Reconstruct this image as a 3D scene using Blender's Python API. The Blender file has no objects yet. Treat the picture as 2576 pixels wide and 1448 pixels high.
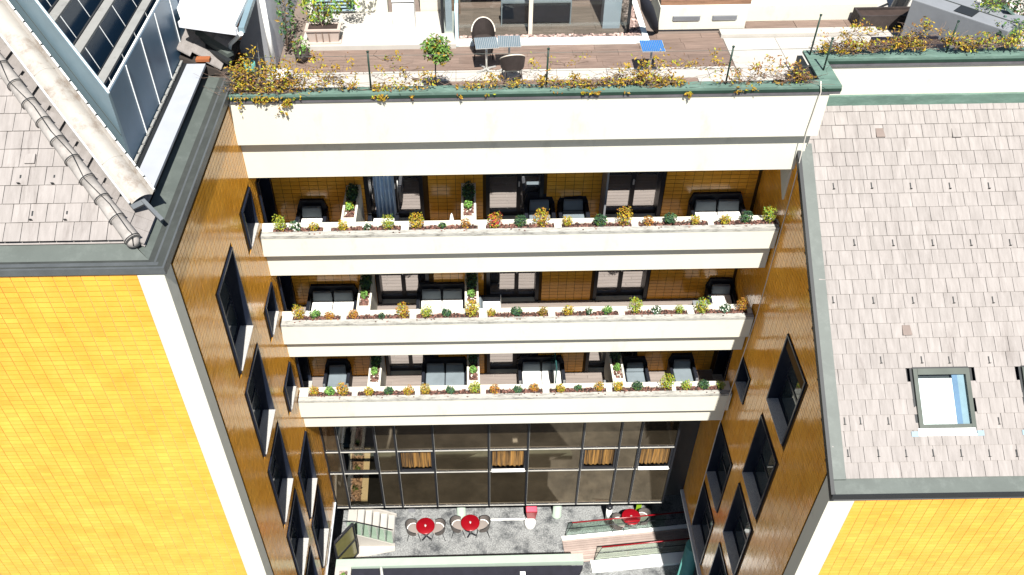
import bpy, bmesh, math, random
from mathutils import Vector, Matrix
random.seed(7)
sc = bpy.context.scene
COL = sc.collection

# ------------------------------------------------------------------ camera
F_PX, PCX, PCY, IW, IH = 2239.0, 1198.0, 724.0, 2576.0, 1448.0
PITCH = math.atan2(2098, 2239); ROLL = math.radians(.93)
CAM = Vector((0, -16.84, 30.7))
FW = Vector((0, math.cos(PITCH), -math.sin(PITCH)))
_R0 = Vector((1, 0, 0)); _U0 = Vector((0, math.sin(PITCH), math.cos(PITCH)))
RT = math.cos(ROLL) * _R0 - math.sin(ROLL) * _U0
UP = math.sin(ROLL) * _R0 + math.cos(ROLL) * _U0
cd = bpy.data.cameras.new('camera'); cam = bpy.data.objects.new('camera', cd); COL.objects.link(cam)
cam.matrix_world = Matrix(((RT.x, UP.x, -FW.x, CAM.x), (RT.y, UP.y, -FW.y, CAM.y), (RT.z, UP.z, -FW.z, CAM.z), (0, 0, 0, 1)))
cd.sensor_width = 36; cd.lens = 36 * F_PX / IW
cd.shift_x = (IW / 2 - PCX) / IW
cd.clip_end = 2000
sc.camera = cam

def P(px, py, x=None, y=None, z=None):
    """point of the line of sight through survey coordinate (px,py) on a plane x=, y= or z="""
    d = FW + (px - PCX) / F_PX * RT - (py - PCY) / F_PX * UP
    if x is not None: t = (x - CAM.x) / d.x
    elif y is not None: t = (y - CAM.y) / d.y
    else: t = (z - CAM.z) / d.z
    return CAM + d * t
def PLN(px, py, pt, n):
    d = FW + (px - PCX) / F_PX * RT - (py - PCY) / F_PX * UP
    return CAM + d * ((Vector(pt) - CAM).dot(n) / d.dot(n))
def proj(p):
    v = Vector(p) - CAM; w = v.dot(FW)
    return PCX + F_PX * v.dot(RT) / w, PCY - F_PX * v.dot(UP) / w, w
K = 3000 / 2576

# ------------------------------------------------------------------ world, sun, exposure
SUN_DIR = Vector((.10, -1, 1.63)).normalized()
w = bpy.data.worlds.new('World'); sc.world = w; w.use_nodes = True
nt = w.node_tree; nt.nodes.clear()
sky = nt.nodes.new('ShaderNodeTexSky'); sky.sky_type = 'NISHITA'; sky.sun_disc = False
sky.sun_elevation = math.asin(SUN_DIR.z); sky.sun_rotation = math.atan2(SUN_DIR.x, SUN_DIR.y)
sky.air_density = 1.0; sky.dust_density = .6
bg = nt.nodes.new('ShaderNodeBackground'); bg.inputs['Strength'].default_value = .048
wo = nt.nodes.new('ShaderNodeOutputWorld')
nt.links.new(sky.outputs[0], bg.inputs[0]); nt.links.new(bg.outputs[0], wo.inputs[0])
sd = bpy.data.lights.new('sun', 'SUN'); sd.energy = 5.0; sd.angle = math.radians(.53); sd.color = (1, .965, .9)
so = bpy.data.objects.new('sun', sd); COL.objects.link(so)
so.rotation_euler = SUN_DIR.to_track_quat('Z', 'Y').to_euler(); so.location = (2, -20, 45)
sc.view_settings.view_transform = 'Standard'; sc.view_settings.look = 'None'
sc.view_settings.exposure = 1.25; sc.view_settings.gamma = 1; sc.view_settings.use_curve_mapping = False
sc.render.engine = 'CYCLES'
sc.cycles.max_bounces = 8; sc.cycles.transparent_max_bounces = 12

# ------------------------------------------------------------------ materials
MATS = {}
def new_mat(name):
    m = bpy.data.materials.new(name); m.use_nodes = True
    b = m.node_tree.nodes['Principled BSDF']; MATS[name] = m
    return m, m.node_tree, b
def N(t, kind, **kw):
    n = t.nodes.new(kind)
    for k, v in kw.items():
        if k in n.inputs: n.inputs[k].default_value = v
        else: setattr(n, k, v)
    return n
def mat(name, col, rough=.6, spec=.3, metal=0, var=.12, scale=3.0, bump=.0, bscale=40, col2=None, isl=0.0, stretch=None, mottle=None, coat=0):
    """principled material: colour noise between col and col2, per-piece variation, relief"""
    m, t, b = new_mat(name)
    b.inputs['Roughness'].default_value = rough; b.inputs['Metallic'].default_value = metal
    b.inputs['Specular IOR Level'].default_value = spec
    if coat: b.inputs['Coat Weight'].default_value = coat; b.inputs['Coat Roughness'].default_value = .08
    L = t.links.new
    tc = N(t, 'ShaderNodeNewGeometry'); mp = N(t, 'ShaderNodeMapping')
    L(tc.outputs['Position'], mp.inputs[0])
    if stretch: mp.inputs['Scale'].default_value = stretch
    nz = N(t, 'ShaderNodeTexNoise', Scale=scale, Detail=6.0, Roughness=.62); L(mp.outputs[0], nz.inputs['Vector'])
    c2 = col2 or tuple(max(0, c * (1 - var * 1.6)) for c in col)
    mx = N(t, 'ShaderNodeMix'); mx.data_type = 'RGBA'
    mr = N(t, 'ShaderNodeMapRange'); mr.inputs[1].default_value = .32; mr.inputs[2].default_value = .68
    L(nz.outputs[0], mr.inputs[0]); L(mr.outputs[0], mx.inputs[0])
    mx.inputs[6].default_value = (*col, 1); mx.inputs[7].default_value = (*c2, 1)
    out = mx.outputs[2]
    if mottle:   # second blotchy tone with sharper edges
        mc, ms, lo, hi = mottle
        n2 = N(t, 'ShaderNodeTexNoise', Scale=ms, Detail=11.0, Roughness=.78); L(mp.outputs[0], n2.inputs['Vector'])
        r2 = N(t, 'ShaderNodeMapRange'); r2.inputs[1].default_value = lo; r2.inputs[2].default_value = hi
        L(n2.outputs[0], r2.inputs[0])
        m2 = N(t, 'ShaderNodeMix'); m2.data_type = 'RGBA'; L(r2.outputs[0], m2.inputs[0]); L(out, m2.inputs[6])
        m2.inputs[7].default_value = (*mc, 1); out = m2.outputs[2]
    if isl:
        g = N(t, 'ShaderNodeNewGeometry'); oi = N(t, 'ShaderNodeObjectInfo')
        ad = N(t, 'ShaderNodeMath', operation='ADD'); L(g.outputs['Random Per Island'], ad.inputs[0]); L(oi.outputs['Random'], ad.inputs[1])
        fr = N(t, 'ShaderNodeMath', operation='FRACT'); L(ad.outputs[0], fr.inputs[0])
        m3 = N(t, 'ShaderNodeMapRange'); m3.inputs[3].default_value = 1 - isl; m3.inputs[4].default_value = 1 + isl
        L(fr.outputs[0], m3.inputs[0])
        hs = N(t, 'ShaderNodeHueSaturation'); L(m3.outputs[0], hs.inputs['Value']); L(out, hs.inputs['Color']); out = hs.outputs[0]
    L(out, b.inputs['Base Color'])
    if bump:
        nb = N(t, 'ShaderNodeTexNoise', Scale=bscale, Detail=5.0); L(mp.outputs[0], nb.inputs['Vector'])
        bp = N(t, 'ShaderNodeBump', Strength=bump, Distance=.02); L(nb.outputs[0], bp.inputs['Height']); L(bp.outputs[0], b.inputs['Normal'])
    return m

AMBER = mat('amber_glaze', (.75, .365, .050), rough=.15, spec=.5, col2=(.66, .285, .026), scale=1.3, isl=.08, bump=.06, bscale=9)
AMBERE = mat('amber_edge', (.50, .22, .022), rough=.4, spec=.4)
SHINGE = mat('shingle_edge', (.045, .038, .034), rough=.95, spec=.05)
LITG = mat('pale_grout', (.66, .52, .28), rough=.9, spec=.1)  # sunlight put into the colour: paler copy of the grout for front walls
SHADEG = mat('grout', (.085, .045, .012), rough=.9, spec=.1)  # shade put into the colour: darker copy for side and recess walls
STUCCO = mat('white_plaster', (.54, .525, .45), rough=.85, spec=.12, var=.04, scale=.8, bump=.12, bscale=60, stretch=(1, 1, .4), mottle=((.30, .295, .25), 1.1, .56, .86))
STAIN = mat('weathered_plaster', (.34, .335, .31), rough=.9, spec=.1, var=.05, scale=2, stretch=(1, 4, 4), mottle=((.055, .052, .045), 3.0, .47, .70), bump=.15, bscale=50)
ZINC = mat('zinc_grey', (.075, .088, .08), rough=.55, spec=.4, var=.12, scale=1.6, mottle=((.11, .125, .115), 2.3, .5, .8))
ZINCD = mat('zinc_dark', (.045, .05, .047), rough=.55, spec=.4, var=.18, scale=1.8, mottle=((.062, .07, .066), 2, .5, .8))
DARK = mat('dark_edge', (.016, .018, .02), rough=.5, spec=.3)
SOFFIT = mat('shadow_groove', (.42, .42, .40), rough=.9)  # one even grey, used on the roof slab
COPPER = mat('green_coping', (.10, .165, .135), rough=.6, spec=.3, var=.2, scale=2.5, stretch=(.6, 2, 2), mottle=((.15, .22, .19), 4, .5, .75))
COPPERD = mat('green_coping_edge', (.012, .035, .024), rough=.5, spec=.4, var=.2)
SHINGLE = mat('roof_shingle', (.255, .234, .223), rough=.9, spec=.1, col2=(.20, .183, .173), scale=5, isl=.05, stretch=(2.2, .40, .40), bump=.25, bscale=45, mottle=((.105, .09, .083), 1.5, .53, .86))
RIDGE = mat('ridge_clay', (.30, .28, .262), rough=.9, spec=.1, var=.18, scale=6, isl=.07, bump=.2, mottle=((.13, .105, .09), 3, .55, .8))
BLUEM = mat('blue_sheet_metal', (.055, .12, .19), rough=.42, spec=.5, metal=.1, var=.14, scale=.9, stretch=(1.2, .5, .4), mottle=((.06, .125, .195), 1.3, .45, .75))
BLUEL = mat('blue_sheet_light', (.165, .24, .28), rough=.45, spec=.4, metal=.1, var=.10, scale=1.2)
SEAM = mat('seam_white', (.72, .74, .74), rough=.5, var=.05)
RUSTW = mat('weathered_white_metal', (.31, .29, .265), rough=.6, var=.10, scale=1.5, mottle=((.12, .08, .05), 2.2, .50, .72))
SLAB = mat('pale_slab', (.29, .305, .335), rough=.75, var=.05, scale=2, mottle=((.5, .5, .5), 3, .6, .8))
CONC = mat('weathered_concrete', (.22, .22, .21), rough=.9, var=.1, scale=2, mottle=((.08, .075, .07), 3, .54, .75), bump=.2)
BLACKF = mat('black_frame', (.012, .013, .017), rough=.4, spec=.4, var=.1)
BLUEF = mat('window_metal', (.012, .017, .032), rough=.35, spec=.5, metal=.3, var=.1)
SILL = mat('speckled_sill', (.38, .37, .35), rough=.7, mottle=((.12, .12, .13), 60, .5, .6), var=.05)
DECK = mat('pale_deck', (.22, .185, .165), rough=.75, var=.14, scale=4, stretch=(.5, 9, 4), isl=.09)
TWOOD = mat('brown_terrace_tile', (.195, .138, .112), rough=.55, var=.28, scale=2.6, stretch=(.6, 7, 4), isl=.13)
TGROUT = mat('terrace_grout', (.16, .125, .105), rough=.9)
WSTONE = mat('white_stone', (.37, .35, .32), rough=.7, var=.08, scale=1.5, isl=.05, mottle=((.22, .21, .19), 1.6, .58, .85))
TERRAZ = mat('grey_terrazzo', (.30, .305, .305), rough=.5, spec=.3, col2=(.085, .09, .09), scale=20, mottle=((.045, .048, .052), 1.3, .47, .62), bump=.05)
RATTAN = mat('dark_rattan', (.009, .011, .018), rough=.6, spec=.3, bump=.5, bscale=70, var=.3)
CUSHW = mat('white_cushion', (.78, .77, .74), rough=.9, spec=.1, var=.04, bump=.1, bscale=14)
CUSHG = mat('grey_cushion', (.155, .185, .205), rough=.9, spec=.1, var=.1, bump=.15, bscale=14)
RED = mat('red_lacquer', (.21, .003, .008), rough=.28, spec=.5, var=.15)
TAUPE = mat('taupe_shell', (.11, .095, .088), rough=.6, var=.12)
PINKC = mat('pink_cushion', (.20, .17, .155), rough=.9, var=.06)
WHITEP = mat('white_paint', (.80, .80, .78), rough=.4, spec=.4, var=.03)
MINT = mat('pale_mint_paint', (.29, .35, .295), rough=.6, var=.05)
TEAL = mat('teal_paint', (.10, .30, .27), rough=.45, var=.1)
ROOFD = mat('dark_bitumen', (.013, .013, .022), rough=.7, var=.25, scale=3, mottle=((.03, .03, .045), 4, .58, .8))
TABB = mat('blue_table_top', (.022, .13, .36), rough=.4, var=.1)
TABG = mat('grey_slat', (.12, .16, .19), rough=.45, spec=.4, var=.08)
ALU = mat('aluminium', (.62, .62, .60), rough=.35, metal=.6, var=.05)
WICKER = mat('brown_wicker', (.045, .035, .032), rough=.65, bump=.5, bscale=80, var=.3)
BEIGE = mat('beige_panel', (.56, .50, .42), rough=.7, var=.06)
BROWNW = mat('brown_wood_panel', (.22, .12, .075), rough=.6, var=.25, stretch=(1, 1, 6))
PEBBLE = mat('pink_pebbles', (.30, .215, .19), rough=.85, isl=.85, var=.2, scale=8)
MULCH = mat('bark_chips', (.15, .075, .058), rough=.95, isl=.8, var=.3, scale=9)
SOIL = mat('soil', (.045, .03, .025), rough=1, var=.3)
TERRAC = mat('taupe_pot', (.40, .33, .29), rough=.7, var=.1)
LEAD = mat('grey_render', (.20, .205, .22), rough=.85, var=.1, scale=1.3)
LAV = mat('pale_grey_render', (.60, .61, .65), rough=.85, var=.08, scale=2, mottle=((.42, .43, .46), 1.8, .52, .75))
BRICKR = mat('orange_brick', (.26, .085, .03), rough=.8, var=.2)
CURT = mat('blue_curtain', (.58, .74, .90), rough=.85, var=.15, scale=3)
DUCT = mat('grey_metal_box', (.20, .21, .225), rough=.5, metal=.1, var=.08)
BARK = mat('vine_stem', (.20, .14, .11), rough=.9, var=.2)
def leafmat(n, c, c2):
    return mat('leaf_' + n, c, rough=.55, spec=.25, col2=c2, scale=6, isl=.35)
LIME = leafmat('lime', (.25, .27, .018), (.16, .19, .014)); YEL = leafmat('yellow', (.36, .235, .016), (.24, .16, .012))
ORA = leafmat('orange', (.36, .115, .022), (.26, .13, .02)); REDL = leafmat('red', (.40, .035, .03), (.30, .06, .03))
DKG = leafmat('dark_green', (.035, .085, .04), (.02, .05, .025)); MIDG = leafmat('mid_green', (.09, .17, .03), (.05, .10, .02))
FLW = leafmat('white_flower', (.75, .75, .68), (.6, .62, .55)); SPRG = leafmat('spring_green', (.17, .33, .06), (.10, .22, .05))
GOLD = leafmat('gold', (.25, .15, .010), (.15, .10, .012)); RUSTL = leafmat('rust', (.19, .075, .018), (.11, .055, .018))

# striped curtain
m, t, b = new_mat('amber_striped_curtain')
tc = N(t, 'ShaderNodeTexCoord'); wv = N(t, 'ShaderNodeTexNoise', Scale=1.0, Detail=4.0, Roughness=.8); mp = N(t, 'ShaderNodeMapping'); mp.inputs['Scale'].default_value = (16, .3, .3)
cr = N(t, 'ShaderNodeValToRGB'); e = cr.color_ramp.elements
e[0].position = .40; e[0].color = (.012, .006, .003, 1); e[1].position = .60; e[1].color = (.30, .155, .035, 1)
t.links.new(tc.outputs['Object'], mp.inputs[0]); t.links.new(mp.outputs[0], wv.inputs['Vector']); t.links.new(wv.outputs[0], cr.inputs[0]); t.links.new(cr.outputs[0], b.inputs['Base Color']); b.inputs['Roughness'].default_value = .8
CURTA = m

def glossglass(name, tint, refl, rough=.02):
    m, t, b = new_mat(name)
    b.inputs['Base Color'].default_value = (*tint, 1); b.inputs['Roughness'].default_value = rough
    b.inputs['Specular IOR Level'].default_value = .5; b.inputs['Metallic'].default_value = refl
    return m
MIRROR = glossglass('mirror_glass', (.80, .81, .82), .95)
DGLASS = glossglass('dark_glass', (.03, .045, .05), .55, .03)
BGLASS = mat('bronze_glass', (.155, .122, .080), rough=.06, spec=.5, metal=.75, isl=.28, var=.3, scale=.7, mottle=((.07, .056, .036), .9, .46, .72))
NGLASS = glossglass('night_blue_glass', (.006, .016, .032), .05, .25)
def clearglass(name, tint, refl):
    m, t, b = new_mat(name)
    tr = N(t, 'ShaderNodeBsdfTransparent'); tr.inputs[0].default_value = (*tint, 1)
    gl = N(t, 'ShaderNodeBsdfGlossy'); gl.inputs['Roughness'].default_value = .02
    lw_ = N(t, 'ShaderNodeLayerWeight'); pw = N(t, 'ShaderNodeMath', operation='POWER'); pw.inputs[1].default_value = 4
    ml = N(t, 'ShaderNodeMath', operation='MULTIPLY_ADD'); ml.inputs[1].default_value = .55 * refl; ml.inputs[2].default_value = .03
    t.links.new(lw_.outputs['Facing'], pw.inputs[0]); t.links.new(pw.outputs[0], ml.inputs[0])
    mx = N(t, 'ShaderNodeMixShader'); t.links.new(ml.outputs[0], mx.inputs[0]); t.links.new(tr.outputs[0], mx.inputs[1]); t.links.new(gl.outputs[0], mx.inputs[2])
    t.links.new(mx.outputs[0], t.nodes['Material Output'].inputs[0])
    return m
CLEAR = clearglass('clear_glass', (.90, .94, .94), 1.0)
CLEARB = clearglass('clear_bronze_glass', (.80, .76, .66), 1.6)
GREENG = clearglass('green_tinted_glass', (.84, .92, .88), 1.0)

# ------------------------------------------------------------------ mesh building
class MB:
    def __init__(s): s.v = []; s.f = []; s.m = []; s.mi = 0; s.sm = []
    def poly(s, pts):
        i = len(s.v); s.v += [tuple(p) for p in pts]; s.f.append(tuple(range(i, i + len(pts)))); s.m.append(s.mi); s.sm.append(False); return s
    def hexa(s, p):   # 8 points: bottom 0-3, top 4-7
        i = len(s.v); s.v += [tuple(q) for q in p]
        for a in ((3, 2, 1, 0), (4, 5, 6, 7), (0, 1, 5, 4), (1, 2, 6, 5), (2, 3, 7, 6), (3, 0, 4, 7)):
            s.f.append(tuple(i + k for k in a)); s.m.append(s.mi); s.sm.append(False)
        return s
    def box(s, x0, x1, y0, y1, z0, z1):
        return s.hexa([(x0, y0, z0), (x1, y0, z0), (x1, y1, z0), (x0, y1, z0), (x0, y0, z1), (x1, y0, z1), (x1, y1, z1), (x0, y1, z1)])
    def obox(s, c, a, b, n):   # centre and three half-axis vectors
        c, a, b, n = Vector(c), Vector(a), Vector(b), Vector(n)
        return s.hexa([c - a - b - n, c + a - b - n, c + a + b - n, c - a + b - n, c - a - b + n, c + a - b + n, c + a + b + n, c - a + b + n])
    def prism(s, pts, d):
        d = Vector(d); n = len(pts); i = len(s.v)
        s.v += [tuple(p) for p in pts] + [tuple(Vector(p) + d) for p in pts]
        fs = [tuple(range(i + n - 1, i - 1, -1)), tuple(range(i + n, i + 2 * n))] + [(i + k, i + (k + 1) % n, i + n + (k + 1) % n, i + n + k) for k in range(n)]
        for f in fs: s.f.append(f); s.m.append(s.mi); s.sm.append(False)
        return s
    def bar(s, a, b, w, h=None, up=(0, 0, 1)):
        a, b = Vector(a), Vector(b); d = (b - a); h = h or w
        side = d.cross(Vector(up))
        if side.length < 1e-5: side = d.cross(Vector((1, 0, 0)))
        side.normalize(); u = side.cross(d).normalized()
        return s.obox((a + b) / 2, d / 2, side * w / 2, u * h / 2)
    def tube(s, pts, r, n=6, cap=True):
        pts = [Vector(p) for p in pts]; rs = r if isinstance(r, (list, tuple)) else [r] * len(pts); i0 = len(s.v)
        for k, p in enumerate(pts):
            d = (pts[min(k + 1, len(pts) - 1)] - pts[max(k - 1, 0)]).normalized()
            a = d.cross(Vector((0, 0, 1)) if abs(d.z) < .9 else Vector((1, 0, 0))).normalized(); bb = d.cross(a)
            for j in range(n):
                t = 2 * math.pi * j / n; s.v.append(tuple(p + (a * math.cos(t) + bb * math.sin(t)) * rs[k]))
        for k in range(len(pts) - 1):
            for j in range(n):
                s.f.append((i0 + k * n + j, i0 + k * n + (j + 1) % n, i0 + (k + 1) * n + (j + 1) % n, i0 + (k + 1) * n + j)); s.m.append(s.mi); s.sm.append(True)
        if cap:
            s.f.append(tuple(i0 + j for j in reversed(range(n)))); s.f.append(tuple(i0 + (len(pts) - 1) * n + j for j in range(n))); s.m += [s.mi] * 2; s.sm += [False] * 2
        return s
    def lathe(s, prof, c=(0, 0, 0), n=20, sx=1, sy=1):
        i0 = len(s.v); c = Vector(c)
        for r, z in prof:
            for j in range(n):
                t = 2 * math.pi * j / n; s.v.append((c.x + r * math.cos(t) * sx, c.y + r * math.sin(t) * sy, c.z + z))
        for k in range(len(prof) - 1):
            for j in range(n):
                s.f.append((i0 + k * n + j, i0 + k * n + (j + 1) % n, i0 + (k + 1) * n + (j + 1) % n, i0 + (k + 1) * n + j)); s.m.append(s.mi); s.sm.append(True)
        s.f.append(tuple(i0 + j for j in reversed(range(n)))); s.f.append(tuple(i0 + (len(prof) - 1) * n + j for j in range(n))); s.m += [s.mi] * 2; s.sm += [False] * 2
        return s
    def mesh(s, name, mats, fix=True, bevel=0):
        me = bpy.data.meshes.new(name); me.from_pydata(s.v, [], s.f)
        for mm in (mats if isinstance(mats, (list, tuple)) else [mats]): me.materials.append(mm)
        me.polygons.foreach_set('material_index', s.m); me.polygons.foreach_set('use_smooth', s.sm)
        if fix:
            bm = bmesh.new(); bm.from_mesh(me); bmesh.ops.recalc_face_normals(bm, faces=bm.faces)
            if bevel: bmesh.ops.bevel(bm, geom=bm.edges, offset=bevel, segments=2, affect='EDGES', profile=.6)
            bm.to_mesh(me); bm.free()
        me.update(); return me
OFF = {}
def link(name, me, parent=None, loc=None, **props):
    o = bpy.data.objects.new(name, me); COL.objects.link(o)
    if loc is not None: o.location = loc
    if parent:
        o.parent = parent
        if parent.name in OFF: o.matrix_parent_inverse = Matrix.Translation(-OFF[parent.name])
    for k, v in props.items():
        if v: o[k] = v
    return o
def part(mb, name, mats, parent=None, fix=True, bevel=0, **props):
    return link(name, mb.mesh(name, mats, fix, bevel), parent, **props)
def thing(name, label, cat, loc=(0, 0, 0), group=None, world=True):
    o = bpy.data.objects.new(name, None); COL.objects.link(o); o.location = loc; o.empty_display_size = .2
    o['label'] = label; o['category'] = cat
    if group: o['group'] = group
    if world: OFF[o.name] = Vector(loc)
    return o
def single(mb, name, mats, label, cat, group=None, fix=True, bevel=0):
    return part(mb, name, mats, None, fix, bevel, label=label, category=cat, group=group)
def copy_tree(o, parent=None):
    c = o.copy(); COL.objects.link(c)
    if parent: c.parent = parent
    for ch in list(o.children): copy_tree(ch, c)
    return c
USED = set()
def place(proto, loc, rz, label, group=None):
    if proto.name in USED: o = copy_tree(proto)
    else: o = proto; USED.add(proto.name)
    o.location = loc; o.rotation_euler = (0, 0, rz); o['label'] = label
    if group: o['group'] = group
    return o

def tile_field(cells, size, mats, parent, name, maxn=300, tilt=.006, order=None):
    """cells: list of (centre, u, v, n). The largest in the picture become objects, the rest one mesh."""
    hu, hv, hn = size
    def score(c):
        px, py, d = proj(c[0])
        if not (-20 < px < IW + 20 and -20 < py < IH + 20): return -1
        return abs((CAM - c[0]).normalized().dot(c[3])) / d ** 2
    cells = sorted(cells, key=score, reverse=True)
    EM = [0, 0, 1, 0, 1, 0]
    pb = MB().obox((0, 0, 0), (hu, 0, 0), (0, hv, 0), (0, 0, hn)); pb.m = EM; proto = pb.mesh(name, mats)
    rest = MB()
    for i, (c, u, v, n) in enumerate(cells):
        n2 = (n + u * random.gauss(0, tilt) + v * random.gauss(0, tilt)).normalized()
        u2 = (u - n2 * u.dot(n2)).normalized(); v2 = n2.cross(u2)
        if i < maxn and score((c, u, v, n)) > 0:
            o = bpy.data.objects.new(name, proto); COL.objects.link(o); o.parent = parent
            if parent.name in OFF: o.matrix_parent_inverse = Matrix.Translation(-OFF[parent.name])
            M = Matrix((u2, v2, n2)).transposed().to_4x4(); M.translation = c; o.matrix_basis = M
        else:
            rest.obox(c, u2 * hu, v2 * hv, n2 * hn)
    rest.m = EM * (len(rest.f) // 6)
    if rest.v: part(rest, name + '_field', mats, parent, fix=False, kind='stuff')

def clip_tile(cell, size, hp, hn_, mats, parent, name):
    """a tile cut along the vertical plane through hp with normal hn_ (keeps the positive side)"""
    c, u, v, n = cell; hu, hv, hn = size
    q = [c - u * hu - v * hv + n * hn, c + u * hu - v * hv + n * hn, c + u * hu + v * hv + n * hn, c - u * hu + v * hv + n * hn]
    out = []
    for i in range(4):
        a, b = q[i], q[(i + 1) % 4]; da, db = (a - hp).dot(hn_), (b - hp).dot(hn_)
        if da >= 0: out.append(a)
        if da * db < 0: out.append(a + (b - a) * (da / (da - db)))
    if len(out) > 2: part(MB().prism(out, n * (-2 * hn)), name, mats, parent)

def holes_wall(mb, plane, a0, a1, z0, z1, holes, mk):
    """wall sheet with rectangular openings; mk(mb,a0,a1,z0,z1) adds one slab"""
    zs = sorted({z0, z1} | {min(max(h[k], z0), z1) for h in holes for k in (2, 3)})
    for i in range(len(zs) - 1):
        za, zb = zs[i], zs[i + 1]
        if zb - za < 1e-4: continue
        cut = sorted((h[0], h[1]) for h in holes if h[2] <= za + 1e-4 and h[3] >= zb - 1e-4)
        cur = a0
        for c0, c1 in cut:
            if c0 > cur + 1e-4: mk(mb, cur, c0, za, zb)
            cur = max(cur, c1)
        if cur < a1 - 1e-4: mk(mb, cur, a1, za, zb)

def leaf_cloud(mb, n, ctr, rad, size, mats_w, shell=.35, flat=0, rnd=random):
    ks = [k for k, wgt in mats_w for _ in range(int(wgt))]
    for _ in range(n):
        while True:
            d = Vector((rnd.uniform(-1, 1), rnd.uniform(-1, 1), rnd.uniform(-1, 1)))
            if shell < d.length < 1: break
        p = Vector(ctr) + Vector((d.x * rad[0], d.y * rad[1], d.z * rad[2]))
        leaf(mb, p, (d + Vector((0, 0, .5))), size * rnd.uniform(.65, 1.3), rnd.choice(ks), rnd)
def leaf(mb, p, nrm, s, mi, rnd=random):
    n = (Vector(nrm).normalized() + Vector((rnd.gauss(0, .6), rnd.gauss(0, .6), rnd.gauss(0, .6)))).normalized()
    a = n.cross(Vector((rnd.gauss(0, 1), rnd.gauss(0, 1), rnd.gauss(0, 1)))).normalized(); b = n.cross(a)
    mb.mi = mi
    mb.poly([p - a * s, p - b * s * .42 + n * s * .1, p + a * s * .9 - n * s * .12]); mb.poly([p - a * s, p + a * s * .9 - n * s * .12, p + b * s * .42 + n * s * .1])

# ================================================================== SETTING
XL, XR = -5.3, 7.5
g = MB().box(-60, 60, -60, 60, -1.2, -.25); part(g, 'ground', CONC, kind='structure')
cf = MB().box(-7.0, 9.2, -14, 4.3, -.25, 0); part(cf, 'courtyard_floor', TERRAZ, kind='structure')

# ================================================================== MAIN BUILDING
main = thing('courtyard_building', 'cream building with three planted balconies above a bronze glass wall, roof terrace on top', 'building', (1.1, 3, 0))
ZT = [16.76, 13.67, 10.48]           # planter tops
ZF = [z - 1.25 for z in ZT]          # balcony floors
UB = [16.10, 12.90, 9.72]            # underside of upper fascia
LB = [18.37, 15.27, 12.17, 9.0]      # underside of lower fascia
WALLY, GLY = 2.05, 2.27
# roof-terrace fascia
f = MB()
f.box(XL, 7.72, 0, .30, 19.42, 20.52)
f.prism([(7.70, .3, 17.4), (7.70, 1.2, 18.2), (7.70, 1.2, 20.52), (7.70, .3, 20.52)], (-.25, 0, 0))
part(f, 'upper_fascia', STUCCO, main)
f = MB(); f.box(XL, 7.50, .20, .42, LB[0], 19.42); f.box(7.50, 7.62, .2, .42, 18.65, 19.42); part(f, 'lower_fascia', STUCCO, main)
f = MB(); f.box(XL, 18, .42, 12, LB[0] + .02, 18.75); part(f, 'roof_slab', SOFFIT, main)
f = MB(); f.box(7.72, 18, 1.19, 1.45, 19.72, 20.66); part(f, 'parapet', STUCCO, main)
f = MB(); f.box(7.62, 18, 1.12, 1.19, 19.45, 19.74); part(f, 'flashing', COPPER, main)
# copings: light green top, dark fascia edge, grey drip
def coping(x0, x1, y0, y1, z):
    f = MB(); f.box(x0, x1, y0, y1, z + .06, z + .17); part(f, 'coping', COPPER, main)
f = MB(); f.box(XL, 7.93, -.03, .26, 20.64, 20.70); f.box(7.52, 7.93, .26, 1.55, 20.64, 20.70); f.box(7.93, 18, 1.14, 1.55, 20.64, 20.70); part(f, 'coping', COPPER, main)
f = MB(); f.box(XL, 7.935, -.04, .255, 20.575, 20.638); f.box(7.93, 18, 1.13, 1.54, 20.70 - .125, 20.638); f.box(7.60, 7.92, .26, 1.2, 20.575, 20.638); part(f, 'coping_edge', COPPERD, main)
f = MB(); f.box(XL, 7.93, -.03, .25, 20.505, 20.573); f.box(7.74, 18, 1.14, 1.5, 20.50, 20.573); part(f, 'drip_edge', mat('grey_drip', (.11, .105, .115), rough=.6, var=.2), main)
part(MB().box(7.40, 7.515, .27, 1.5, 20.0, 20.6), 'parapet_slot', DARK, main)
f = MB(); f.box(XL, 7.38, .30, .42, 19.3, 20.5); part(f, 'parapet_back', WSTONE, main)
# back walls of the recesses, tiled
DOORX = [(-2.88, -1.36), (.30, 1.82), (3.42, 5.0)]
core = MB(); cells = []
TW, TH = .24, .125
for lv in range(3):
    zf, zc = ZF[lv], LB[lv]
    hs = [(a, b, zf, zf + 2.5) for a, b in DOORX]
    holes_wall(core, 'y', XL, XR, zf, zc, hs, lambda m_, a, b_, c, d: m_.box(a, b_, WALLY + .012, WALLY + .35, c, d))
    nx = int((XR - XL) / TW); nz = int((zc - zf) / TH)
    for i in range(nx):
        for k in range(nz):
            x = XL + (i + .5) * TW; z = zf + (k + .5) * TH
            if any(a - .09 < x < b + .09 and z < zf + 2.55 for a, b in DOORX): continue
            cells.append((Vector((x, WALLY + .006, z)), Vector((1, 0, 0)), Vector((0, 0, 1)), Vector((0, -1, 0))))
part(core, 'back_wall', SHADEG, main)
tile_field(cells, (TW / 2 - .005, TH / 2 - .0055, .008), [AMBER, AMBERE], main, 'wall_tile')
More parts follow.
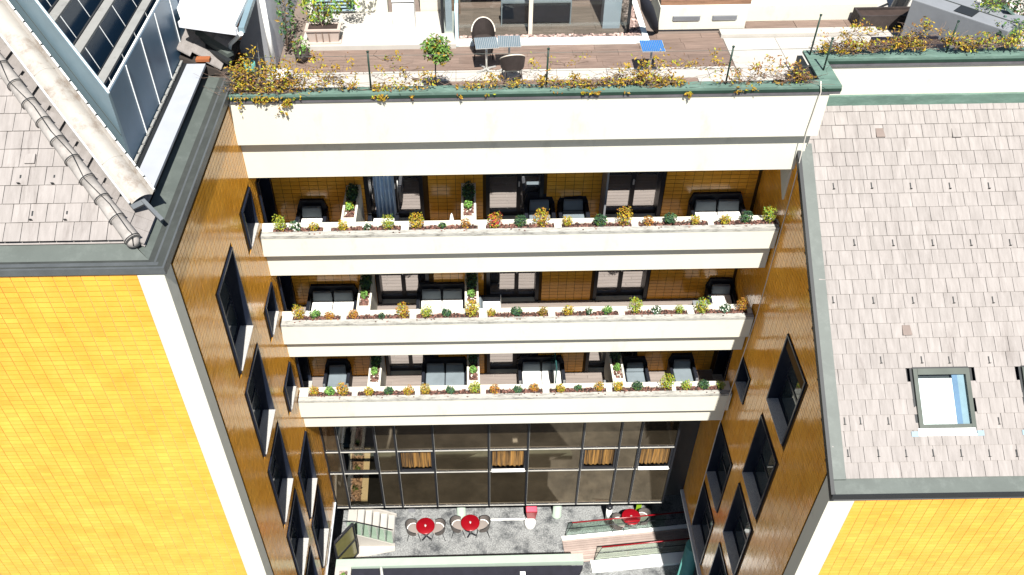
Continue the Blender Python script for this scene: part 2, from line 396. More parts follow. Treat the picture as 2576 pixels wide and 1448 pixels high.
# glazed doors (mirror panes)
for lv in range(3):
    zf = ZF[lv]
    for di, (a, b) in enumerate(DOORX):
        fr = MB(); zt = zf + 2.5; y0, y1 = WALLY - .02, GLY + .06
        for xx in (a, b - .10): fr.box(xx, xx + .10, y0, y1, zf, zt)
        fr.box(a + .1, b - .1, y0, y1, zt - .1, zt)
        mid = (a + b) / 2 + (.0 if di != 1 else .12)
        fr.box(mid - .06, mid + .06, GLY - .05, GLY + .05, zf + .14, zt - .1)
        fr.box(a + .1, b - .1, GLY - .05, GLY + .05, zf, zf + .14)
        d = part(fr, 'door', BLACKF, main)
        for xa, xb in ((a + .1, mid - .06), (mid + .06, b - .1)):
            part(MB().box(xa, xb, GLY, GLY + .02, zf + .14, zt - .1), 'pane', MIRROR, d)
        part(MB().box(mid - .02, mid + .02, GLY - .09, GLY - .05, zf + 1.0, zf + 1.16), 'handle', ALU, d)
# balconies
for lv in range(3):
    zt, zf, ub, lb = ZT[lv], ZF[lv], UB[lv], LB[lv + 1]
    bx1 = XR - .04
    f = MB()
    f.box(XL, bx1, .10, .5, ub, zt - .10)                     # trough body
    bal = part(f, 'balcony', STUCCO, main)
    part(MB().box(XL + .02, bx1 - .02, .505, .53, zf, zt - .14), 'inner_cladding', DARK, bal)  # added unseen dark panel, blackens what the door panes mirror
    # top: inner rim, end caps and cross webs, weathered front rim
    xs0 = {0: [801, 970, 1197, 1423, 1646, 1873, 2096], 1: [857, 1014, 1219, 1428, 1628, 1833, 2039], 2: [903, 1047, 1231, 1423, 1610, 1795, 1984]}[lv]
    xs1 = {0: [948, 1175, 1400, 1625, 1853, 2079, 2289], 1: [998, 1200, 1404, 1608, 1815, 2019, 2197], 2: [1031, 1216, 1408, 1591, 1778, 1972, 2121]}[lv]
    rowy = {0: 575, 1: 802, 2: 992}[lv]
    beds = [(P(p / K, rowy, z=zt).x, P(q / K, rowy, z=zt).x) for p, q in zip(xs0, xs1)]
    f = MB(); f.box(XL, bx1, .34, .502, zt - .10, zt)
    edges = [XL] + [v for b_ in beds for v in b_] + [bx1]
    for i in range(0, len(edges), 2): f.box(edges[i], edges[i + 1], .16, .34, zt - .10, zt - .002)
    part(f, 'planter_rim', STUCCO, bal)
    f = MB(); f.box(XL, bx1, .0, .16, ub, zt - .012); part(f, 'upper_fascia', STUCCO, bal)
    f = MB(); f.box(XL, bx1, -.004, .16, zt - .012, zt - .003); f.box(XL, bx1, -.006, .0, zt - .09, zt - .004); part(f, 'rim_stain', STAIN, bal)
    f = MB(); f.box(XL, bx1, .2, .42, lb, ub); f.box(XL, XR, .42, 2.3, lb + .05, zf - .03); part(f, 'lower_fascia', STUCCO, bal)
    for i, (a, b_) in enumerate(beds):
        s = part(MB().box(a, b_, .165, .338, zt - .095, zt - .05), 'planting_bed', SOIL, bal)
        f = MB()
        for _ in range(int((b_ - a) * 95)):
            c = Vector((random.uniform(a + .02, b_ - .02), random.uniform(.15, .335), zt - .045 + random.uniform(0, .04)))
            r = random.uniform(.012, .026)
            q = [Vector((random.gauss(0, 1), random.gauss(0, 1), random.gauss(0, 1))).normalized() for _ in range(2)]
            u = q[0]; v = u.cross(q[1]).normalized(); f.obox(c, u * r * 1.3, v * r, u.cross(v) * r * .6)
        for _ in range(3):   # a few chips spilt over the rim
            c = Vector((random.uniform(a, b_), random.uniform(.04, .14), zt + .003)); f.obox(c, (.02, 0, 0), (0, .013, 0), (0, 0, .008))
        part(f, 'bark_mulch', MULCH, bal, fix=False, kind='stuff')
    # deck boards
    y = .54; pm = MB().box(-.5, .5, -.065, .065, -.012, .012).mesh('deck_board', DECK)
    while y < WALLY - .06:
        x = XL
        while x < XR - .02:
            L = min(random.choice((1.8, 2.2, 2.6)), XR - x)
            o = link('deck_board', pm, bal, (x + L / 2, y + .065, zf - .012)); o.scale = (L - .006, 1, 1); x += L
        y += .137
# divider planters on the balconies
DIV = {0: [-3.17, -.16], 1: [-3.10, -.13], 2: [-3.10, -.13, 4.22]}
DIVOBJ = []
for lv in range(3):
    zt, zf = ZT[lv], ZF[lv]
    for j, cx in enumerate(DIV[lv]):
        ordn = ['left', 'right'] if lv < 2 else ['left', 'middle', 'right']
        d = thing('divider_planter', f"white wall planter dividing the {['top','middle','bottom'][lv]} balcony, {ordn[j]} one of its dividers", 'planter', (cx, 1.3, zf), 'divider planters between balcony bays')
        f = MB(); a, b_ = cx - .19, cx + .19
        f.box(a, a + .055, .504, 2.04, zf, zt); f.box(b_ - .055, b_, .504, 2.04, zf, zt)
        f.box(a + .055, b_ - .055, .504, .68, zf, zt - .002); f.box(a + .055, b_ - .055, 1.98, 2.04, zf, zt - .002); f.box(a + .055, b_ - .055, .68, 1.98, zf, zt - .1)
        part(f, 'trough', STUCCO, d)
        f = MB()
        for _ in range(170):
            c = Vector((random.uniform(a + .07, b_ - .07), random.uniform(.7, 1.96), zt - .085 + random.uniform(0, .03))); r = random.uniform(.014, .028)
            u = Vector((random.gauss(0, 1), random.gauss(0, 1), random.gauss(0, .5))).normalized(); v = u.cross(Vector((0, .3, 1))).normalized(); f.obox(c, u * r * 1.2, v * r, u.cross(v) * r * .7)
        part(f, 'pebble_fill', MULCH, d, fix=False, kind='stuff')
        DIVOBJ.append((lv, j, cx, zt))
# bronze glass wall below
gy = 1.65; ZR = [2.43, 4.55, 5.80, 8.6]
XC = [XL + .02, -4.78, -3.51, -2.83, -1.55, .34, 1.68, 3.54, 4.80, 5.48, 6.73]
fr = MB()
for i, x in enumerate(XC): fr.box(x - .035, x + .035, gy - .07, gy + .05, ZR[0] - .04, 9.0)
for z in ZR[:3]: 
    for i in range(10): fr.box(XC[i] + .035, XC[i + 1] - .035, gy - .05, gy + .04, z - .03, z + .03)
cw = part(fr, 'glass_wall_frame', BLACKF, main)
fr = MB()
for z in ZR[:3]:
    for i in range(10): fr.box(XC[i] + .035, XC[i + 1] - .035, gy - .068, gy - .052, z - .028, z + .008)
for i in range(1, 10): fr.box(XC[i] + .036, XC[i] + .042, gy - .055, gy - .03, ZR[0], 9.0)
part(fr, 'glazing_bead', mat('light_bead', (.55, .54, .50), rough=.4, metal=.3), cw)
VIS = (1, 3, 5, 7, 9)
for i in range(10):
    for j in range(3):
        x0, x1 = XC[i] + .05, XC[i + 1] - .04; z0, z1 = ZR[j] + .03, ZR[j + 1] - .03
        if j == 1 and i in VIS:
            wn = MB(); t_ = .07
            wn.box(x0, x0 + t_, gy - .03, gy + .03, z0, z1); wn.box(x1 - t_, x1, gy - .03, gy + .03, z0, z1); wn.box(x0 + t_, x1 - t_, gy - .03, gy + .03, z0, z0 + t_); wn.box(x0 + t_, x1 - t_, gy - .03, gy + .03, z1 - t_, z1)
            wo_ = part(wn, 'window', BLACKF, cw)
            if i == 1: part(MB().box(x0 + t_, x1 - t_, gy - .008, gy + .008, z0 + t_, z1 - t_), 'pane', CLEARB, wo_)
        else:
            tl = random.gauss(0, .004); n_ = MB().hexa([(x0, gy - .01 + tl, z0), (x1, gy - .01 - tl, z0), (x1, gy + .01 - tl, z0), (x0, gy + .01 + tl, z0), (x0, gy - .01 - tl, z1), (x1, gy - .01 + tl, z1), (x1, gy + .01 + tl, z1), (x0, gy + .01 - tl, z1)])
            part(n_, 'pane', CLEARB if i == 1 else BGLASS, cw)
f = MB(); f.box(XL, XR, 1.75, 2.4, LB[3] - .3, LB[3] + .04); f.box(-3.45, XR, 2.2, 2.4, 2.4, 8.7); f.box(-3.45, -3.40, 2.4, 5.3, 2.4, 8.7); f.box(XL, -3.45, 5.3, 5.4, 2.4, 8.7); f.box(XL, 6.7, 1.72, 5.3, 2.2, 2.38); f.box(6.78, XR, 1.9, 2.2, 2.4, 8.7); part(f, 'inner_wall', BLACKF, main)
f = MB(); f.box(XL - 1, XR + 1.5, 4.2, 4.4, 0, 2.6); part(f, 'ground_floor_glazing', DGLASS, main)
# indoor gravel bed behind the clear glass at the left
gq = lambda x, y: P((900 + x * .308) / K, (1240 + y * .308) / K, z=2.42)
def gstrip(xa0, xb0, xa1, xb1):
    a, b, c, d = gq(xa0, 740), gq(xb0, 740), gq(xb1, 230), gq(xa1, 230)
    return [a, b, c, d]
gb = thing('gravel_bed', 'indoor gravel bed with pale kerbs behind the clear left panes of the glass wall', 'planting bed', gq(450, 740))
for q_ in (gstrip(372, 398, 405, 433), gstrip(512, 575, 552, 606)): part(MB().prism([p_ - Vector((0, 0, .03)) for p_ in q_], (0, 0, .10)), 'kerb', BEIGE, gb)
q_ = gstrip(400, 511, 435, 550); part(MB().prism([p_ - Vector((0, 0, .03)) for p_ in q_], (0, 0, .04)), 'soil', SOIL, gb)
f = MB()
for _ in range(620):
    u_, v_ = random.random(), random.random(); a_ = q_[0].lerp(q_[1], u_); b2_ = q_[3].lerp(q_[2], u_); c = a_.lerp(b2_, v_) + Vector((0, 0, .02 + random.random() * .03)); rr = random.uniform(.022, .042)
    u2 = Vector((random.gauss(0, 1), random.gauss(0, 1), random.gauss(0, .4))).normalized(); v2 = u2.cross(Vector((0, .2, 1))).normalized(); f.obox(c, u2 * rr * 1.2, v2 * rr, u2.cross(v2) * rr * .7)
part(f, 'gravel', PEBBLE, gb, fix=False, kind='stuff')
f = MB()
for v_ in (.2, .55, .85): leaf_cloud(f, 40, q_[0].lerp(q_[1], .5).lerp(q_[3].lerp(q_[2], .5), v_) + Vector((0, 0, .12)), (.14, .14, .12), .05, [(0, 2), (1, 1)], shell=0)
part(f, 'foliage', [MIDG, DKG], gb, fix=False, kind='stuff')
# curtains behind the openable windows
clab = ['', 'leftmost', 'second from left', 'third from left', 'rightmost']
for q, i in enumerate(VIS):
    if q == 0: continue
    f = MB(); x0, x1 = XC[i] + .13, XC[i + 1] - .12; n_ = 22; z0, z1 = ZR[1] + .12, ZR[2] - .1
    pts = [(x0 + (x1 - x0) * k / n_, gy + .09 + .03 * math.sin(k * 1.9) + .012 * math.sin(k * .7)) for k in range(n_ + 1)]
    for k in range(n_): f.poly([(*pts[k], z0), (*pts[k + 1], z0), (*pts[k + 1], z1), (*pts[k], z1)])
    single(f, 'curtain', CURTA, f'amber striped curtain in the {clab[q]} openable window of the glass wall', 'curtain', 'striped curtains in the glass wall', fix=False)
    if q in (2, 4):
        single(MB().box(x0 - .03, x1 + .03, gy - .15, gy + .02, z0 - .05, z0 - .02), 'window_sill', WHITEP, f"bright white sill board under the {clab[q]} striped curtain", 'window sill', 'white sill boards')

# ================================================================== WINGS
def wing_window(root, xw, s, y0, y1, z0, z1, lit):
    """s = outward direction of the wall along x"""
    D = .38; fr = MB(); tk = .05
    a, b_ = sorted((xw + s * .035, xw - s * D))
    fr.box(a, b_, y0, y0 + tk, z0, z1); fr.box(a, b_, y1 - tk, y1, z0, z1); fr.box(a, b_, y0 + tk, y1 - tk, z1 - tk, z1)
    fr.box(a, b_, y0 + tk, y1 - tk, z0, z0 + tk * .6)
    gx = xw - s * .30
    fr.box(gx - .03, gx + .03, y0 + tk, y1 - tk, z0 + .03, z0 + .12); fr.box(gx - .03, gx + .03, y0 + tk, y0 + tk + .07, z0 + .12, z1 - tk); fr.box(gx - .03, gx + .03, y1 - tk - .07, y1 - tk, z0 + .12, z1 - tk)
    if z1 - z0 > 2: fr.box(gx - .03, gx + .03, y0 + tk + .07, y1 - tk - .07, z0 + .92, z0 + 1.0)
    wn = part(fr, 'window', BLUEF, root)
    part(MB().box(gx - .012, gx + .012, y0 + tk, y1 - tk, z0 + .1, z1 - tk), 'pane', DGLASS, wn)
    a, b_ = sorted((xw + s * .06, xw - s * .25))
    part(MB().box(a, b_, y0 + tk + .002, y1 - tk - .002, z0 + tk * .6, z0 + tk * .6 + .025), 'sill', SILL, wn)
def side_wall(root, xw, s, yf, ztop, holes, zbot=2.8):
    """ztop(y) gives the wall height. Tiled face at x = xw looking towards s"""
    core = MB()
    def mk(m_, a, b_, c, d):
        x0, x1 = sorted((xw - s * .012, xw - s * .30))
        if d > 14:   # sloping heads
            m_.hexa([(x0, a, c), (x1, a, c), (x1, b_, c), (x0, b_, c), (x0, a, max(c, min(d, ztop(a)))), (x1, a, max(c, min(d, ztop(a)))), (x1, b_, max(c, min(d, ztop(b_)))), (x0, b_, max(c, min(d, ztop(b_))))])
        else: m_.box(x0, x1, a, b_, c, d)
    zcap = min(ztop(yf), ztop(2.2))
    holes_wall(core, 'x', yf, 2.2, zbot, zcap, holes, mk)
    if ztop(2.2) > zcap + .1:
        ys = [yf + (2.2 - yf) * i / 16 for i in range(17)]
        x0, x1 = sorted((xw - s * .012, xw - s * .30))
        for i in range(16):
            a, b_ = ys[i], ys[i + 1]; core.hexa([(x0, a, zcap), (x1, a, zcap), (x1, b_, zcap), (x0, b_, zcap), (x0, a, ztop(a)), (x1, a, ztop(a)), (x1, b_, ztop(b_)), (x0, b_, ztop(b_))])
    cells = []
    for i in range(int((2.05 - yf) / TW)):
        for k in range(int((21 - zbot) / TH)):
            y = 2.05 - (i + .5) * TW; z = zbot + (k + .5) * TH
            if z + .07 > ztop(y - .12): continue
            if any(h[0] - .11 < y < h[1] + .11 and h[2] - .055 < z < h[3] + .055 for h in holes): continue
            cells.append((Vector((xw - s * .006, y, z)), Vector((0, s, 0)), Vector((0, 0, 1)), Vector((s, 0, 0))))
    return core, cells
def front_wall(yw, x0, x1, z0, z1):
    cells = []
    for i in range(int((x1 - x0) / TW) + 1):
        for k in range(int((z1 - z0) / TH)):
            x = (x1 - (i + .5) * TW) if x0 < 0 else (x0 + (i + .5) * TW); z = z1 - (k + .5) * TH
            cells.append((Vector((x, yw + .006, z)), Vector((1, 0, 0)), Vector((0, 0, 1)), Vector((0, -1, 0))))
    return cells

# ---- left wing
lw = thing('left_wing', 'amber tiled wing at the left with hipped shingle roof and dark windows', 'building', (-8.5, -3, 0))
LWIN = [(-3.6, -2.1, 15.78, 18.22), (-3.6, -2.1, 12.68, 15.15), (-3.6, -2.1, 9.63, 12.13), (-3.6, -2.1, 6.5, 9.08), (-3.6, -2.1, 3.45, 6.0),
        (-.87, .08, 17.1, 18.2), (-.87, .08, 14.1, 15.16), (-.87, .08, 11.05, 12.1), (-1.45, .08, 6.5, 8.95), (-1.45, .08, 3.5, 6.12),
        (.78, 1.86, ZF[0], ZF[0] + 2.3), (.78, 1.86, ZF[1], ZF[1] + 2.3), (.78, 1.86, ZF[2], ZF[2] + 2.3)]
core, cells = side_wall(lw, XL, 1, -5.24, lambda y: 20.5, LWIN)
part(MB().box(-13, -5.75, -5.588, -5.3, 0, 20.6), 'front_wall', LITG, lw); core.box(-13, XL - .31, 2.0, 2.2, 2.8, 20.5)
part(core, 'wall', SHADEG, lw)
cells += front_wall(-5.6, -12.6, -5.76, 6.0, 20.60)
tile_field(cells, (TW / 2 - .005, TH / 2 - .0055, .008), [AMBER, AMBERE], lw, 'wall_tile')
part(MB().box(-5.75, XL + .012, -5.615, -5.24, 2.8, 20.60), 'corner_strip', STUCCO, lw)
for h in LWIN: wing_window(lw, XL, 1, *h, True)
# gutters (front and side, mitred) and roof slopes
f = MB()
f.poly([(-13, -5.60, 20.725), (XL + .02, -5.60, 20.725), (-5.62, -5.3, 20.66), (-13, -5.3, 20.66)]); f.poly([(XL + .02, -5.60, 20.725), (XL + .02, 1.2, 20.725), (-5.62, 1.2, 20.66), (-5.62, -5.3, 20.66)])
part(f, 'gutter_floor', ZINCD, lw)
f = MB()
f.poly([(-13, -5.3, 20.66), (-5.62, -5.3, 20.66), (-6.0, -4.95, 20.80), (-13, -4.95, 20.80)]); f.poly([(-5.62, -5.3, 20.66), (-5.62, 1.2, 20.66), (-5.95, 1.2, 20.74), (-5.95, -4.95, 20.74)])
part(f, 'gutter_slope', ZINC, lw)
f = MB()
f.box(-13, XL + .05, -5.64, -5.60, 20.635, 20.77); f.box(XL + .015, XL + .05, -5.60, 1.2, 20.60, 20.77); f.box(-13, XL + .015, -5.60, -5.4, 20.605, 20.70); f.box(XL - .2, XL + .015, -5.4, 1.2, 20.52, 20.69)
part(f, 'gutter_edge', mat('gutter_edge_metal', (.10, .11, .115), rough=.45, metal=.3, var=.15), lw)
XE, YE, ZE = -5.92, -5.02, 20.87; SF, SS = .625, .66
HD = Vector((-2.62, 2.78, 1.77))                              # hip direction
def zfront(y): return ZE + SF * (y - YE)
def zside(x): return ZE + SS * (XE - x)
f = MB(); f.poly([(-13, YE, ZE - .06), (XE, YE, ZE - .06), (XE - 6.6, YE + 7.0, ZE + 4.4), (-13, YE + 7, ZE + 4.4)]); f.poly([(XE, YE, ZE - .03), (XE + .18, YE, ZE - .15), (XE + .18, YE + .8, ZE - .15), (XE, YE + .8, ZE - .03)]); f.poly([(XE, YE, ZE - .03), (XE, YE + 1.5, ZE - .03), (XE - 6.6, YE + 8.5, ZE + 4.326), (XE - 6.6, YE + 7.0, ZE + 4.326)])
part(f, 'roof_deck', SHINGLE, lw)
PIT, SWD = .345, .298
cells = []; hipcut = []
nf = Vector((0, -SF, 1)).normalized(); vf = Vector((0, 1, SF)).normalized()
for r in range(17):
    y0 = YE + r * PIT * vf.y
    xh = XE - (y0 - YE) * (2.62 / 2.78)
    for c in range(28):
        x = xh - .18 - (c + .5 + (.5 if r % 2 else 0)) * SWD + .0
        if x < -13: break
        x = -5.9 - (c + (.5 if r % 2 else 0)) * SWD - (r * .045 % .2)
        if x - SWD / 2 > xh + .02: continue
        ctr = Vector((x, y0, ZE + (y0 - YE) * SF)) + vf * PIT * .56 + nf * .012
        cl_ = (ctr, Vector((1, 0, 0)), (vf + nf * -.055).normalized(), (nf + vf * .055).normalized())
        if x + SWD / 2 > xh - PIT * .95: hipcut.append((cl_, -1))
        else: cells.append(cl_)
ns = Vector((SS, 0, 1)).normalized(); vs = Vector((-1, 0, SS)).normalized()
for r in range(26):
    x0 = XE + .17 - r * PIT * .83
    yh = max(YE - .02, YE + (XE - x0) * 2.78 / 2.62)
    for c in range(-1, 5):
        y = yh + .30 + c * SWD + (.15 if r % 2 else 0) - .12
        off = (y - yh)
        if off < -.15 or (r == 0 and y < YE + .15): continue
        if off > (.62 if r > 1 else .85): continue
        ctr = Vector((x0, y, zside(x0))) + vs * PIT * .56 + ns * .012
        cl_ = (ctr, Vector((0, 1, 0)), (vs - ns * .055).normalized(), (ns + vs * .055).normalized())
        if off < .5 and r > 0: hipcut.append((cl_, 1))
        else: cells.append(cl_)
for r in range(4):      # patch of shingles beyond the white ledge
    for c in range(5):
        x0 = -5.55 - r * .30; y = .95 + c * SWD + (.15 if r % 2 else 0)
        cells.append((Vector((x0 - .15, y, 20.98 + r * .17)), Vector((0, 1, 0)), vs, ns))
hipn = Vector((.728, .686, 0))
for cl_, sg in hipcut: clip_tile(cl_, (SWD / 2 - .005, PIT * .56, .016), Vector((XE, YE, 0)), hipn * sg, SHINGLE, lw, 'shingle')
tile_field(cells, (SWD / 2 - .005, PIT * .56, .016), [SHINGLE, SHINGE], lw, 'shingle', maxn=240, tilt=.012)
part(MB().prism([(-5.4, .8, 20.75), (-6.9, .8, 21.4), (-6.9, .8, 20.7)], (0, 1.6, 0)), 'roof_step', SHINGE, lw)
# ridge: clay half pipes
hd = HD.normalized(); hl = .47
for i in range(15):
    a = Vector((XE, YE, ZE + .07)) + hd * (i * hl - .06); b_ = a + hd * (hl + .03)
    f = MB(); f.tube([a, a + (b_ - a) * .12, b_], [.140, .136, .120], 14)
    part(f, 'ridge_tile', RIDGE, lw)
    f = MB(); f.tube([a + hd * .012, a + hd * .03], [.148, .148], 14); part(f, 'ridge_clip', DARK, lw)
f = MB(); f.lathe([(.02, .10), (.08, .08), (.115, .02), (.12, -.08)], Vector((XE + .01, YE + .0, ZE + .0)), 14); part(f, 'ridge_end', RIDGE, lw)
# lightning wire along the ridge
wr = [Vector((XE, YE, ZE + .24)) + hd * (k * .6) + Vector((random.gauss(0, .02) - (.10 if k % 4 == 2 else 0), random.gauss(0, .02), 0)) for k in range(13)]
single(MB().tube([Vector((XE + .05, YE - .12, ZE - .02)), Vector((XE + .06, YE - .05, ZE + .2))] + wr, .009, 5), 'wire', DARK, 'thin dark wire running along the clay ridge of the hipped roof', 'wire')
# shingle hooks and vent tile on the left roof
def on_front(px, py): return PLN(px, py, (0, YE, ZE + .03), nf)
HOOKG = 'snow hooks on the left roof'
for q, (px, py) in enumerate([(51, 453), (136, 453), (81, 544), (168, 544), (166, 548)][:4]):
    c = on_front(px, py); f = MB(); f.bar(c + vf * .09, c - vf * .09, .03, .012, nf); f.bar(c - vf * .09 + nf * .0, c - vf * .08 + nf * .07, .05, .012, vf)
    part(f, 'snow_hook', DARK, lw)
c = on_front(78, 402); f = MB(); f.obox(c + nf * .03, (.09, 0, 0), vf * .09, nf * .02); part(f, 'vent_tile', SHINGLE, lw)
# white half-round gutter laid along the hip
gp = Vector((-5.88, -4.22, 21.16)); side = hd.cross(Vector((0, 0, 1))).normalized() * -1
if side.y < 0: side = -side
upn = side.cross(hd).normalized(); upn = upn if upn.z > 0 else -upn
f = MB(); L = 10.5; prof = []
for k in range(9):
    t_ = -1 + 2 * k / 8; prof.append((side * (t_ * .20) + upn * (.10 * (1 - t_ * t_) - .02)))
prof = [side * -.235 + upn * .055] + prof + [side * .235 + upn * .08]
for k in range(len(prof) - 1):
    for q in range(14):
        a, b_ = gp + hd * (L * q / 14), gp + hd * (L * (q + 1) / 14)
        f.poly([a + prof[k], b_ + prof[k], b_ + prof[k + 1], a + prof[k + 1]]); f.sm[-1] = True
f.mi = 1
lg = thing('roof_gutter', 'long weathered white metal gutter channel lying beside the clay ridge', 'gutter', gp)
part(f, 'channel', [RUSTW, DARK], lg, fix=False)
f = MB(); f.bar(gp + side * .25 + upn * .06, gp + side * .25 + upn * .06 + hd * L, .03, .035, upn); part(f, 'rim', SEAM, lg)
f = MB(); f.bar(gp - side * .245 + upn * .045, gp - side * .245 + upn * .045 + hd * L, .022, .05, upn); part(f, 'rim', SEAM, lg)
f = MB()
for k in range(34): f.lathe([(.022, 0), (.016, .02)], gp + side * .25 + upn * .075 + hd * (k * .31 + random.uniform(-.04, .04)), 6)
part(f, 'rivets', DARK, lg, kind='stuff')
for k in (1, 4, 7, 10, 13): 
    f = MB(); q = gp + hd * (k * .75 + .2); f.tube([q + p_ + upn * .004 for p_ in prof[1:-1]], .007, 4); part(f, 'joint', MATS.get('joint_grey') or mat('joint_grey', (.4, .37, .33), rough=.7), lg)
f = MB(); f.bar(gp - side * .1 - hd * .1 - upn * .05, gp + hd * .3 - side * .1 - upn * .05, .26, .05, upn); f.bar(gp - hd * .02 - upn * .02, gp - hd * .55 + Vector((0, 0, .0)) + side * .05, .07, .04, upn); part(f, 'bracket', mat('lead_grey', (.10, .11, .12), rough=.5), lg)
# white ledge and black gap beside the side gutter
single(MB().box(-6.24, -5.83, -3.75, .75, 20.98, 21.05), 'roof_ledge', SLAB, 'long pale flat ledge slab beside the blue metal box on the left roof', 'ledge', bevel=.006)
f = MB(); f.box(-6.6, -5.99, -4.3, 1.0, 20.62, 20.80); f.box(-6.7, -6.0, -3.7, 1.0, 20.80, 20.978); f.box(-6.7, -6.25, -3.3, 1.0, 20.978, 21.04); part(f, 'ledge_base', DARK, lw)  # near-black fill paints in the shade of the gap beside the ledge
# blue metal sawtooth skylight
bb = thing('skylight_box', 'large blue sheet metal box on the left roof with sawtooth glazing sunk between pale beams', 'skylight', (-7.5, -1, 21))
c0 = Vector((-6.39, -3.08, 21.08)); h2 = HD / abs(HD.x)            # per metre of -x
top = 1.50
f = MB(); p0 = c0; p1 = c0 + h2 * 5.4
thk = Vector((.0, .10, 0))
f.hexa([p0, p1, p1 + thk, p0 + thk, p0 + Vector((0, 0, top)), p1 + Vector((0, 0, top)), p1 + thk + Vector((0, 0, top)), p0 + thk + Vector((0, 0, top))])
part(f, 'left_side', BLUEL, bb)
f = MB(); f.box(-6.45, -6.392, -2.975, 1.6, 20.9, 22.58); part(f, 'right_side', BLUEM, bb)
for y in (-2.02, -.98, .06, 1.10): part(MB().box(-6.388, -6.372, y - .012, y + .012, 21.1, 22.56), 'standing_seam', SEAM, bb)
f = MB()
rmp = p0 + Vector((.0, .04, top)); f.bar(rmp, rmp + h2 * 5.4, .026, .04)
f.box(-6.435, -6.40, -3.02, 1.6, 22.58, 22.62); part(f, 'white_rim', SEAM, bb)
f = MB()
q0 = p0 + Vector((-.01, -.015, top * .45)); f.bar(q0, q0 + h2 * 5.4, .004, .03); part(f, 'lap_seam', ZINC, bb)
f = MB()
for k in range(15):
    y = -3.0 + k * .3; f.bar((-6.35, y, 21.09), (-6.35, y + .24, 21.09), .05, .04)
part(f, 'foot_flashing', CONC, bb, kind='stuff')
def ymin(x): return -3.08 + (-6.39 - x) * (2.78 / 2.62) + .1
STEPX = [(-6.58, -6.76), (-7.06, -7.25), (-7.58, -7.78), (-8.10, -8.3)]
prevx = -6.45
for i, (xa, xb) in enumerate(STEPX):
    zt_ = 22.50 + (-6.39 - xa) * .675 - .04
    f = MB(); f.hexa([(xb, ymin(xb), zt_ - .12), (xa, ymin(xa), zt_ - .12), (xa, 3, zt_ - .12), (xb, 3, zt_ - .12), (xb, ymin(xb), zt_), (xa, ymin(xa), zt_), (xa, 3, zt_), (xb, 3, zt_)])
    part(f, 'beam', CONC, bb)
    zb_ = zt_ - .95
    f = MB(); f.poly([(prevx - .01, ymin(prevx), zb_), (prevx - .01, 3, zb_), (xa + .0, 3, zt_ - .05), (xa, ymin(xa), zt_ - .05)]); f.poly([(prevx - .01, ymin(prevx), zb_), (prevx - .01, 3, zb_), (prevx - .01, 3, zt_ - .3), (prevx - .01, ymin(prevx), zt_ - .3)])
    part(f, 'glazing', NGLASS, bb, fix=False)
    for y in [ymin(xa) + .35 + k * .85 for k in range(5)]:
        part(MB().bar((prevx - .02, y, zb_ + .02), (xa + .0, y, zt_ - .035), .009, .009), 'glazing_bar', SEAM, bb)
    prevx = xb
# ---- right wing
rw = thing('right_wing', 'amber tiled wing at the right with a long pale shingle roof and skylights', 'building', (10.3, -3, 0))
SR = .687; nr = Vector((0, -SR, 1)).normalized(); vr = Vector((0, 1, SR)).normalized()
def zr(y): return 14.45 + SR * (y + 6.17)
RWIN = [(-3.59, -2.05, 12.75, 15.15), (-3.59, -2.05, 9.5, 12.08), (-3.59, -2.05, 6.4, 8.95), (-3.59, -2.05, 3.3, 5.75), (-1.28, .3, 6.2, 8.75), (-1.28, .3, 3.0, 5.6), (-.8, .05, 10.97, 12.05), (.85, 1.86, ZF[2], ZF[2] + 2.3)]
core, cells = side_wall(rw, XR, -1, -5.7, lambda y: min(zr(y) - .04, 19.9), RWIN)
part(MB().box(8.06, 18, -6.088, -5.8, 0, 14.36), 'front_wall', LITG, rw); core.box(XR + .31, 18, 2.0, 2.2, 2.8, 18.4); 
part(core, 'wall', SHADEG, rw)
cells += front_wall(-6.1, 8.06, 18, 8.0, 14.36)
tile_field(cells, (TW / 2 - .005, TH / 2 - .0055, .008), [AMBER, AMBERE], rw, 'wall_tile')
part(MB().hexa([(XR - .012, -6.115, 2.8), (8.05, -6.115, 2.8), (8.05, -5.7, 2.8), (XR - .012, -5.7, 2.8), (XR - .012, -6.115, 14.36), (8.05, -6.115, 14.36), (8.05, -5.7, 14.62), (XR - .012, -5.7, 14.62)]), 'corner_strip', STUCCO, rw)
for h in RWIN: wing_window(rw, XR, -1, *h, False)
f = MB(); f.poly([(XR + .02, -6.2, zr(-6.2) - .1), (18, -6.2, zr(-6.2) - .1), (18, 1.25, zr(1.25) - .1), (XR + .02, 1.25, zr(1.25) - .1)]); part(f, 'roof_deck', DARK, rw)
SKY = [(9.48, 10.70, -5.02, -3.96), (11.86, 13.08, -5.02, -3.96)]
cells = []
for r in range(26):
    y0 = -5.87 + r * .334 * vr.y
    for c in range(-1, 34):
        x = 7.80 + (c + .5 + (0, .5, .22, .7)[r % 4]) * .298
        if x < 7.70: continue
        if r % 4 == 0 and False: continue
        yc = y0 + .334 * .5 * vr.y
        if any(a - .02 < x < b_ + .02 and y_ - .1 < yc < Y + .08 for a, b_, y_, Y in SKY): continue
        lo = max(x - .149, 7.79)
        ctr = Vector((x, y0, zr(y0))) + vr * .334 * .56 + nr * .012
        cells.append((ctr, Vector((1, 0, 0)), (vr - nr * .055).normalized(), (nr + vr * .055).normalized()))
    if (0, .5, .22, .7)[r % 4] > .4:
        pass
tile_field(cells, (.298 / 2 - .0045, .334 * .56, .016), [SHINGLE, SHINGE], rw, 'shingle', tilt=.012)
